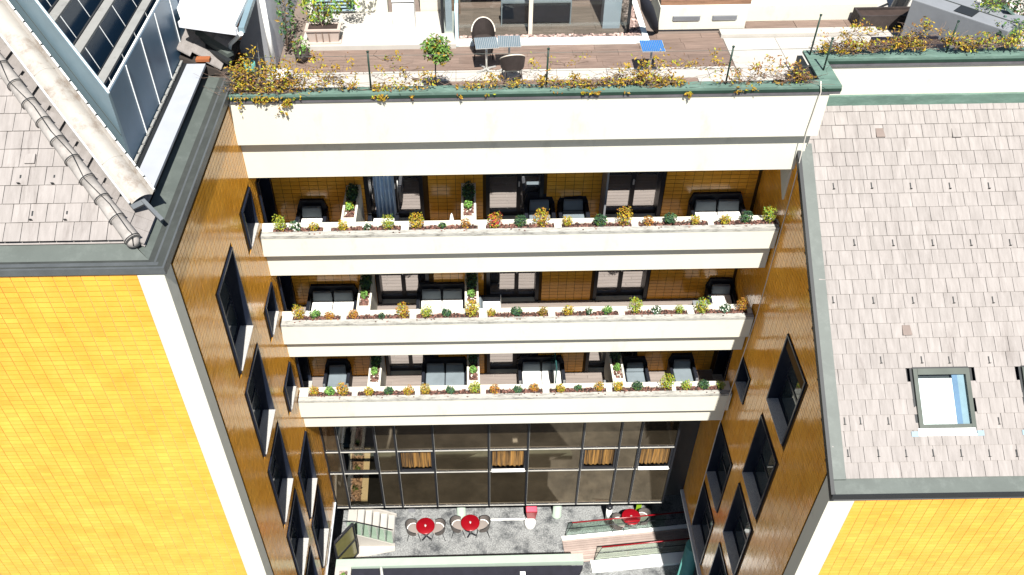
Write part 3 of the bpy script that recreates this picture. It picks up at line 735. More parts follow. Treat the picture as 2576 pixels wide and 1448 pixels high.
# verge strip along the slope, gutter along the eave
def rp(x, y, dz=0): return Vector((x, y, zr(y) + dz))
f = MB(); f.hexa([rp(7.53, -5.9, 0), rp(7.80, -5.9, 0), rp(7.80, .35, 0), rp(7.53, .35, 0), rp(7.53, -5.9, .05), rp(7.80, -5.9, .05), rp(7.80, .35, .05), rp(7.53, .35, .05)]); part(f, 'verge_flashing', ZINC, rw)
f = MB(); f.hexa([rp(7.45, -6.2, -.10), rp(7.53, -6.2, -.10), rp(7.53, .3, -.10), rp(7.45, .3, -.10), rp(7.45, -6.2, .07), rp(7.53, -6.2, .07), rp(7.53, .3, .07), rp(7.45, .3, .07)]); part(f, 'verge_edge', DARK, rw)
f = MB(); f.poly([(7.53, -6.2, 14.535), (18, -6.2, 14.535), (18, -5.86, 14.66), (7.53, -5.86, 14.66)]); part(f, 'gutter_floor', ZINC, rw)
f = MB(); f.box(7.45, 18, -6.23, -6.2, 14.43, 14.575); f.box(7.6, 18, -6.2, -6.0, 14.38, 14.5); part(f, 'gutter_edge', DARK, rw)
# roof furniture
for q, (px, py) in enumerate([(2577, 390), (2800, 390), (2655, 968)]):
    c = PLN(px / K, py / K, (0, -6.17, 14.48), nr); f = MB()
    f.hexa([c + Vector((-.10, 0, 0)) - vr * .12, c + Vector((.10, 0, 0)) - vr * .12, c + Vector((.085, 0, 0)) + vr * .11, c + Vector((-.085, 0, 0)) + vr * .11, c + Vector((-.10, 0, 0)) - vr * .12 + nr * .055, c + Vector((.10, 0, 0)) - vr * .12 + nr * .055, c + Vector((.085, 0, 0)) + vr * .11 + nr * .012, c + Vector((-.085, 0, 0)) + vr * .11 + nr * .012])
    part(f, 'vent_tile', mat('brown_vent', (.17, .135, .12), rough=.8) if q != 1 else SHINGLE, rw)
G = [(9.07, -.56), (9.96, -.58), (10.85, -.59), (11.74, -.6), (8.53, -1.66), (9.4, -1.68), (10.29, -1.69), (11.15, -1.7), (12.03, -1.71), (7.92, -2.74), (8.81, -2.76), (9.69, -2.77), (10.59, -2.78), (11.46, -2.79), (8.83, -3.86), (9.72, -3.87), (10.32, -3.88), (11.19, -3.89), (7.9, -4.94), (8.24, -4.94), (8.84, -4.95), (11.22, -4.98), (7.9, -5.5), (8.55, -5.51), (9.14, -5.52), (9.72, -5.52), (10.32, -5.53), (10.92, -5.54), (11.5, -5.55), (8.2, -.56)]
f = MB(); z0 = Vector((0, 0, 0)); f.bar(z0 + vr * .07, z0 - vr * .09, .022, .01, nr); f.hexa([Vector((-.03, 0, 0)) - vr * .085, Vector((.03, 0, 0)) - vr * .085, Vector((.03, 0, 0)) - vr * .075, Vector((-.03, 0, 0)) - vr * .075] + [Vector((sx, 0, 0)) - vr * k + nr * .06 for sx, k in ((-.012, .085), (.012, .085), (.012, .075), (-.012, .075))])
hm = f.mesh('snow_hook', DARK)
for x, y in G: link('snow_hook', hm, rw, rp(x, y + .06, .045))
for i, (a, b_, y0, y1) in enumerate(SKY):
    f = MB()
    def q(x, y, d): return rp(x, y, 0) + nr * d
    def slab(x0, x1, ya, yb, d0, d1, m_): m_.hexa([q(x0, ya, d0), q(x1, ya, d0), q(x1, yb, d0), q(x0, yb, d0), q(x0, ya, d1), q(x1, ya, d1), q(x1, yb, d1), q(x0, yb, d1)])
    GREENF = MATS.get('green_window_frame') or mat('green_window_frame', (.06, .07, .06), rough=.4, metal=.2)
    slab(a, a + .09, y0, y1, -.02, .09, f); slab(b_ - .09, b_, y0, y1, -.02, .09, f); slab(a + .09, b_ - .09, y1 - .11, y1, -.02, .10, f); slab(a + .09, b_ - .09, y0, y0 + .07, -.02, .085, f)
    sk = part(f, 'roof_window', GREENF, rw)
    f = MB(); slab(a + .09, b_ - .09, y0 + .07, y1 - .11, .045, .055, f); part(f, 'pane', CLEAR, sk)
    f = MB(); slab(a + .09, b_ - .36, y0 + .07, y1 - .17, -.02, .0, f); part(f, 'blind', WHITEP, sk); f = MB(); slab(b_ - .36, b_ - .24, y0 + .07, y1 - .11, -.02, .012, f); part(f, 'lining', MATS.get('lining_blue') or mat('lining_blue', (.12, .19, .30), rough=.5), sk); f = MB(); slab(b_ - .24, b_ - .09, y0 + .07, y1 - .11, -.02, .006, f); part(f, 'lining', MATS.get('lining_pale') or mat('lining_pale', (.22, .29, .34), rough=.5), sk)  # the two blue strips paint reflection and shading into the pane
    f = MB(); slab(a - .02, b_ + .02, y0 - .13, y0, .03, .045, f); part(f, 'apron', WHITEP, sk)
    f = MB(); slab(a - .17, a - .02, y0 - .14, y0 - .05, .03, .04, f); part(f, 'side_flashing', BLUEL, sk); f = MB(); slab(b_ + .02, b_ + .17, y0 - .14, y0 - .05, .03, .04, f); part(f, 'side_flashing', BLUEL, sk)
    f = MB(); slab(a - .05, a, y0, y1 + .02, .0, .03, f); slab(a, b_, y1, y1 + .03, .02, .06, f); slab(b_, b_ + .02, y0 - .1, y1, .0, .05, f); part(f, 'dark_seal', DARK, sk)
# ledges at the foot of both wings and dark recesses under them
part(MB().box(XL - .14, XL + .05, -6.0, 1.58, 2.70, 2.80), 'foot_ledge', mat('ledge_grey', (.50, .54, .57), rough=.5, var=.1), lw)
part(MB().box(XR - .10, XR + .12, -6.5, 1.9, 2.66, 2.80), 'foot_ledge', MATS['ledge_grey'], rw)
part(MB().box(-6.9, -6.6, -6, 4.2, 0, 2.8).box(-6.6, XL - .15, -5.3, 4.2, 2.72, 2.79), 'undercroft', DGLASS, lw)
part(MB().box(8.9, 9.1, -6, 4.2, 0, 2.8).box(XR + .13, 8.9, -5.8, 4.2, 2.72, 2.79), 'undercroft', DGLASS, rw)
# cable hanging down the right corner
pts = [(7.42, -.06, 20.7), (7.38, -.07, 20.1), (7.40, .1, 19.3), (7.43, -.02, 18.3)]
pts = [P(2065, 205, y=-.05), P(2065, 232, y=-.06), P(2030, 330, y=-.04)] + [P(x, y, y=-.05) for x, y in ((2003, 440), (1983, 515), (1905, 790), (1808, 1073), (1742, 1310))]
single(MB().tube(pts, .012, 5), 'cable', mat('pale_cable', (.6, .56, .5), rough=.6), 'thin pale cable hanging down the corner by the right amber wall', 'cable')

# ================================================================== ROOF TERRACE
TZ = 19.9
part(MB().box(XL, 7.6, .42, 12, TZ - .3, TZ - .02).box(7.6, 18, 1.45, 12, TZ - .3, TZ - .02), 'terrace_slab', TGROUT, main)
tf = link('terrace_floor', MB().box(XL, 15, 9, 12, TZ - .018, TZ).mesh('terrace_floor', WSTONE), kind='structure')
unit = {}
def pave(parent, name, m_, x0, x1, y0, y1, z, sx, sy, gap=.012, h=.02, stag=0):
    key = (name, m_.name)
    if key not in unit: unit[key] = MB().box(-.5, .5, -.5, .5, -1, 0).mesh(name, m_)
    ny = max(1, round((y1 - y0) / sy)); dy = (y1 - y0) / ny
    for j in range(ny):
        x = x0 - (sx * stag if j % 2 else 0)
        while x < x1 - .03:
            a, b_ = max(x, x0), min(x + sx, x1)
            if b_ - a > .04:
                o = link(name, unit[key], parent, ((a + b_) / 2, y0 + (j + .5) * dy, z + random.uniform(-.002, .002))); o.scale = (b_ - a - gap, dy - gap, h)
            x += sx
pave(tf, 'floor_tile', TWOOD, -4.25, 6.28, 2.34, 3.5, TZ, 1.12, .29, .007, .018, .5)
pave(tf, 'floor_tile', TWOOD, -.38, -1.0 + .0, 3.5, 3.6, TZ, 1.1, .3) if False else None
pave(tf, 'floor_tile', TWOOD, 4.10, 6.28, 3.5, 4.0, TZ, 1.12, .25, .007, .018, .5)
pave(tf, 'floor_tile', TWOOD, -1.05, 5.28, .42, 1.80, TZ, 1.12, .29, .007, .018, .5)
pave(tf, 'floor_tile', TWOOD, -.75, 3.95, 4.0, 6.3, TZ, 1.12, .29, .007, .018, .5)
pave(tf, 'paving_slab', WSTONE, -5.2, 6.28, 1.82, 2.32, TZ, 1.2, .5, .012, .018)
pave(tf, 'paving_slab', WSTONE, -5.2, -1.07, .42, 1.80, TZ, 1.2, .6, .012, .018)
pave(tf, 'paving_slab', WSTONE, 5.30, 7.55, .42, 1.80, TZ, 1.2, .7, .006, .018)
pave(tf, 'paving_slab', WSTONE, 6.30, 10.2, 1.82, 3.70, TZ, 1.3, .6, .012, .018)
pave(tf, 'paving_slab', WSTONE, 10.2, 18, 1.5, 6, TZ, 1.3, .75, .006, .018)
pave(tf, 'floor_tile', TWOOD, 7.0, 10.2, 4.02, 4.6, TZ, 1.3, .6, .012, .018)
single(MB().box(6.25, 10.2, 3.72, 4.0, TZ - .02, TZ + .10), 'terrace_step', WSTONE, 'long low white stone step across the right side of the terrace', 'step', bevel=.008)
single(MB().box(7.05, 10.4, 4.62, 5.9, TZ - .02, TZ + .42), 'terrace_wall', STUCCO, 'low broad white wall behind the grey floor strip on the terrace', 'wall', bevel=.01)
single(MB().box(-4.25, -.40, 3.40, 5.2, TZ - .02, TZ + .12), 'terrace_platform', WSTONE, 'raised white stone platform carrying the flower trough on the terrace', 'platform', bevel=.008)
# pavilion with pebble border
pv = thing('glass_pavilion', 'glass walled pavilion with a pebble border and dark sofa inside on the roof terrace', 'pavilion', (1.5, 5, TZ))
f = MB(); f.box(-1.08, 4.28, 3.52, 3.70, TZ - .02, TZ + .10); f.box(4.28, 4.42, 3.52, 6.6, TZ - .02, TZ + .08); part(f, 'sill', MATS.get('pale_aqua') or mat('pale_aqua', (.66, .74, .73), rough=.5, var=.04), pv)
f = MB(); f.box(-1.08, 4.28, 3.70, 3.96, TZ - .02, TZ + .02); f.box(-1.08, -.78, 3.96, 6.6, TZ - .02, TZ + .02); f.box(3.98, 4.28, 3.96, 6.6, TZ - .02, TZ + .02); part(f, 'gravel_bed', SOIL, pv)
f = MB()
def peb(f, x0, x1, y0, y1, z, n, r0=.02, r1=.036):
    for _ in range(n):
        c = Vector((random.uniform(x0, x1), random.uniform(y0, y1), z + random.uniform(0, .025))); r = random.uniform(r0, r1)
        u = Vector((random.gauss(0, 1), random.gauss(0, 1), random.gauss(0, .4))).normalized(); v = u.cross(Vector((0, .2, 1))).normalized(); f.obox(c, u * r * 1.2, v * r, u.cross(v) * r * .7)
peb(f, -1.05, 4.25, 3.72, 3.94, TZ + .02, 620); peb(f, -1.05, -.8, 3.96, 6.5, TZ + .02, 420); peb(f, 4.0, 4.26, 3.96, 6.5, TZ + .02, 420)
part(f, 'pebbles', PEBBLE, pv, fix=False, kind='stuff')
f = MB(); f.box(1.42, 1.52, 3.96, 4.04, TZ, TZ + 2.6); part(f, 'mullion', BEIGE, pv)
for xx in (-.77, 3.90): part(MB().box(xx, xx + .07, 3.97, 4.03, TZ, TZ + 2.6), 'corner_post', DARK, pv)
for xa, xb in ((-.70, 1.42), (1.52, 3.90)): part(MB().box(xa, xb, 3.99, 4.005, TZ + .02, TZ + 2.6), 'pane', CLEAR, pv)
for xx in (-.76, 3.94): part(MB().box(xx, xx + .015, 4.04, 6.5, TZ + .02, TZ + 2.6), 'pane', CLEAR, pv)
part(MB().box(3.34, 3.78, 4.32, 4.75, TZ, TZ + 2.6), 'column', SLAB, pv); part(MB().box(-.66, -.50, 4.1, 4.3, TZ, TZ + 2.6), 'column', SLAB, pv)
part(MB().box(-.8, 4.0, 4.35, 8, TZ + 2.6, TZ + 2.75), 'roof', STUCCO, pv); part(MB().box(-.75, 3.95, 6.4, 6.6, TZ, TZ + 2.6), 'back_wall', LEAD, pv)
zb = min(P(1340, 8, y=4.6).z, TZ + .8)
sf = thing('sofa', 'dark grey sofa with a pale frame seen through the pavilion glass', 'sofa', (1.65, 4.9, TZ))
f = MB(); f.box(.78, 2.52, 4.6, 4.72, TZ + .06, zb); part(f, 'backrest', RATTAN, sf); part(MB().box(.78, 2.52, 4.72, 5.4, TZ + .06, TZ + .38), 'seat', RATTAN, sf)
f = MB(); f.box(.75, 2.55, 4.58, 4.74, zb, zb + .035); f.box(.75, .78, 4.58, 4.74, TZ, zb); f.box(2.52, 2.55, 4.58, 4.74, TZ, zb); part(f, 'frame', DUCT, sf); part(MB().box(.85, 2.45, 4.75, 5.35, TZ + .38, TZ + .5), 'cushion', CUSHG, sf)
# white box with vents
zt_ = P(1660, 20, y=4.1).z
vb = thing('vent_cabinet', 'white cabinet with two grey vent grilles and a brown wooden top on the terrace', 'cabinet', (5.8, 4.6, TZ))
part(MB().box(4.72, 6.92, 4.1, 5.3, TZ + .05, zt_), 'body', STUCCO, vb, bevel=.008); part(MB().box(4.75, 6.9, 4.14, 5.3, TZ - .01, TZ + .05), 'plinth', LEAD, vb)
part(MB().box(4.74, 7.0, 4.22, 5.4, zt_ + .001, zt_ + .12), 'wood_top', BROWNW, vb)
zg0, zg1 = P(1700, 52, y=4.1).z, P(1700, 41, y=4.1).z
for xa, xb in ((5.05, 5.75), (6.05, 6.68)):
    gr = part(MB().box(xa, xb, 4.085, 4.098, zg0, zg1), 'grille', DUCT, vb)
    for k in range(4): part(MB().box(xa + .02, xb - .02, 4.065, 4.083, zg0 + (zg1 - zg0) * (k + .25) / 4, zg0 + (zg1 - zg0) * (k + .7) / 4), 'slat', LEAD, gr)
f = MB(); f.tube([P(1652, 80, z=TZ + .02), P(1645, 62, z=TZ + .35), P(1628, 20, z=TZ + .9), P(1612, -25, z=TZ + 1.6)], [.05, .12, .15, .05], 10)
single(f, 'parasol', NGLASS if False else mat('black_cloth', (.012, .014, .022), rough=.8), 'closed black parasol leaning beside the white vent cabinet', 'parasol')
# left side: walls, locker, fence panel, louvre window
single(MB().box(-4.3, -2.2, 5.2, 5.45, TZ, TZ + 3.2), 'terrace_wall', STUCCO, 'white rear wall with a blue louvre window behind the climbing shrub', 'wall')
lz = P(790, 30, y=5.18).z
lv_ = thing('louvre_window', 'pale blue louvre shutter on the white wall behind the climbing shrub', 'window', (-3.6, 5.15, lz))
part(MB().box(-4.2, -3.0, 5.17, 5.198, lz, lz + 1.2), 'frame', SEAM, lv_)
for k in range(12): part(MB().hexa([(-4.15, 5.10, lz + .04 + k * .09), (-3.05, 5.10, lz + .04 + k * .09), (-3.05, 5.165, lz + .085 + k * .09), (-4.15, 5.165, lz + .085 + k * .09), (-4.15, 5.10, lz + .05 + k * .09), (-3.05, 5.10, lz + .05 + k * .09), (-3.05, 5.165, lz + .095 + k * .09), (-4.15, 5.165, lz + .095 + k * .09)]), 'slat', BLUEL, lv_)
lk = thing('locker', 'tall white locker box standing beside the climbing shrub on the terrace', 'locker', (-1.7, 4.3, TZ + .12)); zl = P(1015, 8, y=4.05).z
part(MB().box(-1.97, -1.44, 4.05, 4.6, TZ + .12, zl), 'body', WHITEP, lk, bevel=.01); part(MB().box(-1.98, -1.43, 4.04, 4.6, zl + .002, zl + .03), 'lid_seam', DARK, lk); part(MB().box(-1.98, -1.43, 4.03, 4.6, zl + .03, zl + .2), 'lid', WHITEP, lk)
single(MB().box(-1.35, -.66, 5.25, 5.5, TZ, TZ + 2), 'wall_panel', BEIGE, 'beige wall panel between the white locker and the brown wood panel', 'panel')  # beige and brown blocks stand in for lit and shaded floor
single(MB().box(-.655, -.30, 5.25, 5.5, TZ, TZ + 2), 'wall_panel', BROWNW, 'brown wood panel beside the pale blue screen of the terrace', 'panel')
single(MB().box(-.42, -.34, 3.5, 6.4, TZ, TZ + .9), 'glass_screen', MATS.get('frosted_blue') or mat('frosted_blue', (.48, .66, .72), rough=.3, var=.05), 'pale blue frosted screen left of the pavilion', 'screen')
gw = thing('chimney_wall', 'grey rendered wall stub with a white corner pipe at the left end of the terrace', 'wall', (-5, 3.5, TZ))
part(MB().box(-5.45, -4.74, 2.32, 6.5, TZ, TZ + 2.7), 'stub', LAV, gw); part(MB().box(-5.44, -4.76, 2.312, 2.318, TZ, TZ + 2.69), 'front_render', LEAD, gw)
part(MB().tube([(-4.72, 2.27, TZ + .25), (-4.72, 2.27, TZ + 1.9)], .06, 10), 'pipe', WHITEP, gw); part(MB().lathe([(.02, 0), (.26, 0), (.26, .03), (.02, .03)], (-4.45, 1.75, TZ + .3), 14), 'pipe_collar', LAV, gw)
# canopy over the corner
cz = 21.9
cn = thing('canopy', 'flat white canopy roof with pale gutter at the top left corner', 'canopy', (-5.3, 1, cz))
poly = [P(x, y, z=cz) for x, y in ((444, 22), (456, 55), (593, 73), (622, 10), (640, -40), (430, -40))]
part(MB().prism(poly, (0, 0, .10)), 'roof', WHITEP, cn)
a, b_, c = P(452, 60, z=cz - .05), P(596, 80, z=cz - .05), P(634, -30, z=cz - .05)
part(MB().bar(a, b_, .10, .13), 'front_gutter', LAV, cn); part(MB().bar(b_ + Vector((.09, .05, 0)), c + Vector((.09, .05, 0)), .12, .12), 'side_gutter', BLUEL, cn)
q = P(604, 88, y=b_.y); part(MB().tube([b_ + Vector((.08, 0, -.05)), P(600, 92, y=b_.y + .3), P(579, 112, y=b_.y + .6), P(578, 138, y=b_.y + .6)], .045, 8), 'downpipe', WHITEP, cn)
part(MB().box(-6.9, -5.5, 2.6, 2.8, 20.2, 21.8), 'shed_wall', LEAD, cn); 
bmq = [P(458, 62, z=21.3), P(580, 138, z=21.1)]; part(MB().bar(bmq[0], bmq[1], .16, .1), 'beam', ZINC, cn)
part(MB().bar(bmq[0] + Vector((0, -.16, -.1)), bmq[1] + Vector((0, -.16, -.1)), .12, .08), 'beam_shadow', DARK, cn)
single(MB().box(-5.45, -5.33, 2.1, 2.25, 20.9, 21.6), 'brick_pier', BRICKR, 'small orange brick pier in the shade under the white canopy', 'pier')
single(MB().box(-6.05, -5.75, .80, .95, 21.06, 21.12), 'loose_tile', BRICKR, 'orange clay tile lying at the end of the pale ledge', 'tile')
single(MB().lathe([(.02, 0), (.12, 0), (.13, .3), (.11, .32), (.1, .05)], (-5.0, 1.2, 20.5), 14), 'bucket', TEAL, 'small teal bucket among the golden vines at the left end of the parapet', 'bucket')
# flower trough
pt_ = thing('flower_trough', 'pale rectangular flower trough with ribbed sides on the white platform', 'planter', (-3.7, 3.7, TZ + .12))
f = MB(); f.hexa([(-4.05, 3.56, TZ + .15), (-3.33, 3.56, TZ + .15), (-3.33, 3.84, TZ + .15), (-4.05, 3.84, TZ + .15), (-4.1, 3.52, TZ + .45), (-3.28, 3.52, TZ + .45), (-3.28, 3.88, TZ + .45), (-4.1, 3.88, TZ + .45)]); part(f, 'body', TERRAC, pt_)
part(MB().box(-4.13, -3.25, 3.49, 3.91, TZ + .45, TZ + .49), 'rim', TERRAC, pt_); part(MB().box(-4.12, -3.26, 3.48, 3.9, TZ + .12, TZ + .15), 'saucer', TERRAC, pt_); part(MB().box(-4.05, -3.33, 3.57, 3.84, TZ + .49, TZ + .495), 'soil', SOIL, pt_)
for x in (-3.86, -3.7, -3.54): part(MB().box(x - .012, x + .012, 3.505, 3.54, TZ + .2, TZ + .44), 'rib', BARK, pt_)
def shrub(mats_w, mats, n, ctr, rad, size, name, label, cat, stems=6, base=None, group=None, extra=()):
    """woody shrub: stems from base and a leafy crown, one object"""
    mb = MB(); mm = [BARK] + mats; base = Vector(base or (ctr[0], ctr[1], ctr[2] - rad[2]))
    for _ in range(stems):
        d = Vector((random.uniform(-1, 1) * rad[0], random.uniform(-1, 1) * rad[1], random.uniform(.1, .9) * rad[2])) * .8
        e = Vector(ctr) + d; mb.mi = 0; mid = (base + e) / 2 + Vector((random.gauss(0, .03), random.gauss(0, .03), 0)); mb.tube([base, mid, e], [.012, .009, .004], 4, cap=False)
    leaf_cloud(mb, n, ctr, rad, size, [(k + 1, w_) for k, w_ in enumerate(mats_w)])
    for c2, r2, n2 in extra: leaf_cloud(mb, n2, c2, r2, size, [(k + 1, w_) for k, w_ in enumerate(mats_w)], shell=0)
    return single(mb, name, mm, label, cat, group, fix=False)
shrub([4, 3, 3, 1], [LIME, MIDG, SPRG, GOLD], 420, (-3.7, 3.9, TZ + 1.0), (.55, .35, .55), .062, 'climbing_shrub', 'bushy light green climbing shrub growing out of the pale flower trough', 'shrub', 10, (-3.7, 3.7, TZ + .5),
      extra=[((-3.0, 4.3, TZ + 1.2), (.3, .25, .6), 160), ((-4.1, 4.5, TZ + .9), (.3, .3, .7), 120), ((-2.65, 4.7, TZ + 1.3), (.25, .2, .5), 90), ((-3.6, 4.9, TZ + 1.6), (.7, .2, .3), 110)])
shrub([3, 4, 2], [MIDG, DKG, GOLD], 260, (-4.5, 3.6, TZ + 1.0), (.20, .9, .9), .06, 'ivy', 'dark green ivy climbing on the pale grey wall stub', 'ivy', 8, (-4.6, 3.4, TZ))
shrub([3, 3, 1], [MIDG, SPRG, GOLD], 110, (-4.15, 2.9, TZ + .35), (.22, .3, .3), .05, 'potted_plant', 'small leafy green plant in a dark pot below the flower trough', 'plant', 6, (-4.15, 2.9, TZ))
single(MB().lathe([(.03, 0), (.15, 0), (.2, .28), (.17, .28)], (-4.15, 2.9, TZ), 12), 'plant_pot', WICKER, 'dark pot holding a small leafy plant below the flower trough', 'pot')
# ball-headed little tree
bc = P(1095, 125, y=.95)
bt = thing('ball_tree', 'small ball headed green tree on a thin dark stem by the parapet', 'tree', (bc.x, .95, TZ))
part(MB().tube([(bc.x - .03, .95, TZ + .25), (bc.x - .02, .94, TZ + .7), (bc.x, .95, bc.z)], [.022, .018, .012], 6), 'trunk', WICKER, bt)
f = MB(); [leaf_cloud(f, 130, bc + Vector((random.uniform(-.2, .2), random.uniform(-.18, .18), random.uniform(-.2, .2))), (.19, .18, .17), .046, [(0, 4), (1, 2), (2, 2)], shell=.1) for _ in range(10)]; part(f, 'crown', [MIDG, SPRG, GOLD], bt, fix=False)
part(MB().lathe([(.03, 0), (.14, 0), (.18, .27), (.15, .27)], (bc.x - .03, .95, TZ), 14), 'pot', TERRAC, bt)
# bistro tables
def bistro(name, topm):
    t = thing(name, '', 'table', world=False)
    f = MB(); f.box(-.27, .27, -.27, .27, .705, .716); top = part(f, 'table_top', ALU, t, bevel=.004)
    for k in range(12): part(MB().box(-.262 + k * .0437, -.262 + k * .0437 + .034, -.262, .262, .7165, .727), 'slat', topm, top)
    part(MB().tube([(0, 0, .05), (0, 0, .704)], .028, 10), 'pedestal', ALU, t)
    f = MB()
    for a in range(4): f.bar((0, 0, .05), (.27 * math.cos(a * math.pi / 2 + .5), .27 * math.sin(a * math.pi / 2 + .5), .02), .045, .025)
    part(f, 'foot', ALU, t); return t
GT = 'bistro tables on the roof terrace'
tb = bistro('bistro_table', TABG); place(tb, (.33, 2.30, TZ), .08, 'grey slatted bistro table, the left of the pair beside the wicker chairs', GT)
place(tb, (.87, 2.36, TZ), 0, 'grey slatted bistro table, the right of the pair beside the wicker chairs', GT)
tb2 = bistro('bistro_table', TABB); place(tb2, (4.18, 2.02, TZ), 0, 'bright blue topped bistro table standing alone on the terrace', GT)
def wicker_chair():
    t = thing('wicker_chair', '', 'chair', world=False)      # faces +y
    f = MB(); f.lathe([(.24, .40), (.27, .42), (.27, .45), (.2, .455)], (0, 0, 0), 18); part(f, 'seat', WICKER, t)
    f = MB(); n_ = 14
    for k in range(n_):
        a0, a1 = math.pi * (1.0 + k / n_), math.pi * (1.0 + (k + 1) / n_)
        h0, h1 = .62 + .24 * math.sin(a0 - math.pi), .62 + .24 * math.sin(a1 - math.pi)
        p = lambda a, r, z: Vector((r * math.cos(a), r * math.sin(a), z))
        f.hexa([p(a0, .25, .44), p(a1, .25, .44), p(a1, .275, .44), p(a0, .275, .44), p(a0, .27, h0), p(a1, .27, h1), p(a1, .295, h1), p(a0, .295, h0)])
    part(f, 'backrest', WICKER, t)
    f = MB(); f.tube([Vector((.285 * math.cos(math.pi * (1 + k / 14)), .285 * math.sin(math.pi * (1 + k / 14)), .625 + .24 * math.sin(math.pi * k / 14))) for k in range(15)], .016, 6); part(f, 'rim', BEIGE, t)
    for sx in (-1, 1):
        for sy in (-1, 1): part(MB().tube([(sx * .18, sy * .17, .41), (sx * .23, sy * .22, .0)], .014, 6), 'leg', WICKER, t)
    return t
GC = 'brown wicker chairs on the roof terrace'
wc = wicker_chair(); place(wc, (.27, 3.02, TZ), math.pi, 'round backed wicker chair behind the left grey table, facing the parapet', GC)
place(wc, (.92, 1.72, TZ), .1, 'round backed wicker chair in front of the right grey table, its back to the parapet', GC)
# right end of the terrace
def pbox(x0, x1, y0, y1, h, label):
    t = thing('planter_box', label, 'planter', ((x0 + x1) / 2, (y0 + y1) / 2, TZ), 'dark planter boxes on the right terrace')
    f = MB(); w_ = .05; f.box(x0, x1, y0, y0 + w_, TZ, TZ + h); f.box(x0, x1, y1 - w_, y1, TZ, TZ + h); f.box(x0, x0 + w_, y0 + w_, y1 - w_, TZ, TZ + h); f.box(x1 - w_, x1, y0 + w_, y1 - w_, TZ, TZ + h); part(f, 'box', WICKER if y0 > 3.6 else ROOFD, t)
    part(MB().box(x0 + w_, x1 - w_, y0 + w_, y1 - w_, TZ, TZ + h - .06), 'soil', SOIL, t)
pbox(9.75, 11.3, 4.0, 4.5, .38, 'dark brown planter box further back on the right terrace'); pbox(9.6, 11.3, 2.35, 2.8, .45, 'dark planter box close behind the right parapet')
f = MB(); ca, sa = math.cos(.75), math.sin(.75); f.obox((11.75, 2.9, TZ + .55), (.5 * ca, .5 * sa, 0), (-1.15 * sa, 1.15 * ca, 0), (0, 0, .55)); dt = thing('metal_duct', 'large slanting grey metal duct box standing on the right terrace', 'duct', (11.75, 2.9, TZ))
part(f, 'casing', DUCT, dt, bevel=.02); f = MB(); f.obox((11.62, 2.72, TZ + 1.11), (.2 * ca, .2 * sa, 0), (-.22 * sa, .22 * ca, 0), (0, 0, .008)); part(f, 'hatch', DARK, dt)
f = MB(); f.obox((11.75, 2.9, TZ + 1.108), (.012 * ca, .012 * sa, 0), (-1.1 * sa, 1.1 * ca, 0), (0, 0, .006)); part(f, 'seam', ZINCD, dt)
cp = P(2255, 28, z=TZ); single(MB().tube([cp, cp + Vector((.35, .1, 1.5)), cp + Vector((.5, .15, 2.2))], .19, 12), 'chimney_flue', NGLASS, 'thick dark flue pipe rising at the right end of the terrace', 'flue')
f = MB(); f.tube([P(2190, 60, y=4.6), P(2205, 22, y=4.65), P(2235, 10, y=4.7)], .03, 6); single(f, 'hose', DARK, 'dark curved hose running to the flue pipe', 'hose')
gc = thing('garden_chair', 'rattan garden chair with a white frame at the right end of the terrace', 'chair', (13.1, 3.9, TZ))
part(MB().box(12.8, 13.4, 3.6, 4.2, TZ + .3, TZ + .42), 'seat', TERRAC, gc); part(MB().hexa([(12.8, 4.12, TZ + .42), (13.4, 4.12, TZ + .42), (13.4, 4.2, TZ + .42), (12.8, 4.2, TZ + .42), (12.8, 4.3, TZ + .95), (13.4, 4.3, TZ + .95), (13.4, 4.36, TZ + .95), (12.8, 4.36, TZ + .95)]), 'backrest', WICKER, gc)
for x in (12.77, 13.43):
    for y in (3.6, 4.2): part(MB().box(x - .02, x + .02, y - .02, y + .02, TZ, TZ + .6), 'leg', WHITEP, gc)
    part(MB().box(x - .03, x + .03, 3.58, 4.22, TZ + .6, TZ + .63), 'arm', WHITEP, gc)
pc = P(2480, 35, y=2.9)
shrub([4, 2, 2], [MIDG, DKG, LIME], 480, (pc.x, 2.9, pc.z), (.42, .4, .42), .05, 'evergreen_shrub', 'round bushy evergreen shrub on the right terrace behind the parapet', 'shrub', 8, (pc.x, 2.9, TZ))
pc = P(2540, 82, y=2.0)
shrub([2, 4, 1], [MIDG, DKG, LIME], 420, (pc.x, 2.0, pc.z), (.55, .35, .3), .055, 'dark_shrub', 'dark green spreading shrub at the far right edge behind the parapet', 'shrub', 8, (pc.x, 2.0, TZ))
pc = P(2560, 15, y=3.4)
shrub([2, 3, 1], [RUSTL, DKG, MIDG], 240, (pc.x, 3.4, pc.z), (.4, .3, .35), .055, 'red_leaf_shrub', 'red and green leafed shrub in the top right corner', 'shrub', 8, (pc.x, 3.4, TZ))
f = MB(); a, b_ = P(2530, 20, y=2.6), P(2565, 50, y=2.6); f.bar(a, b_, .2, .04); f.bar(P(2510, 75, y=2.4), P(2530, 40, y=2.4), .05, .05); single(f, 'garden_trellis', COPPER, 'pale green trellis panel among the shrubs at the right end', 'trellis')
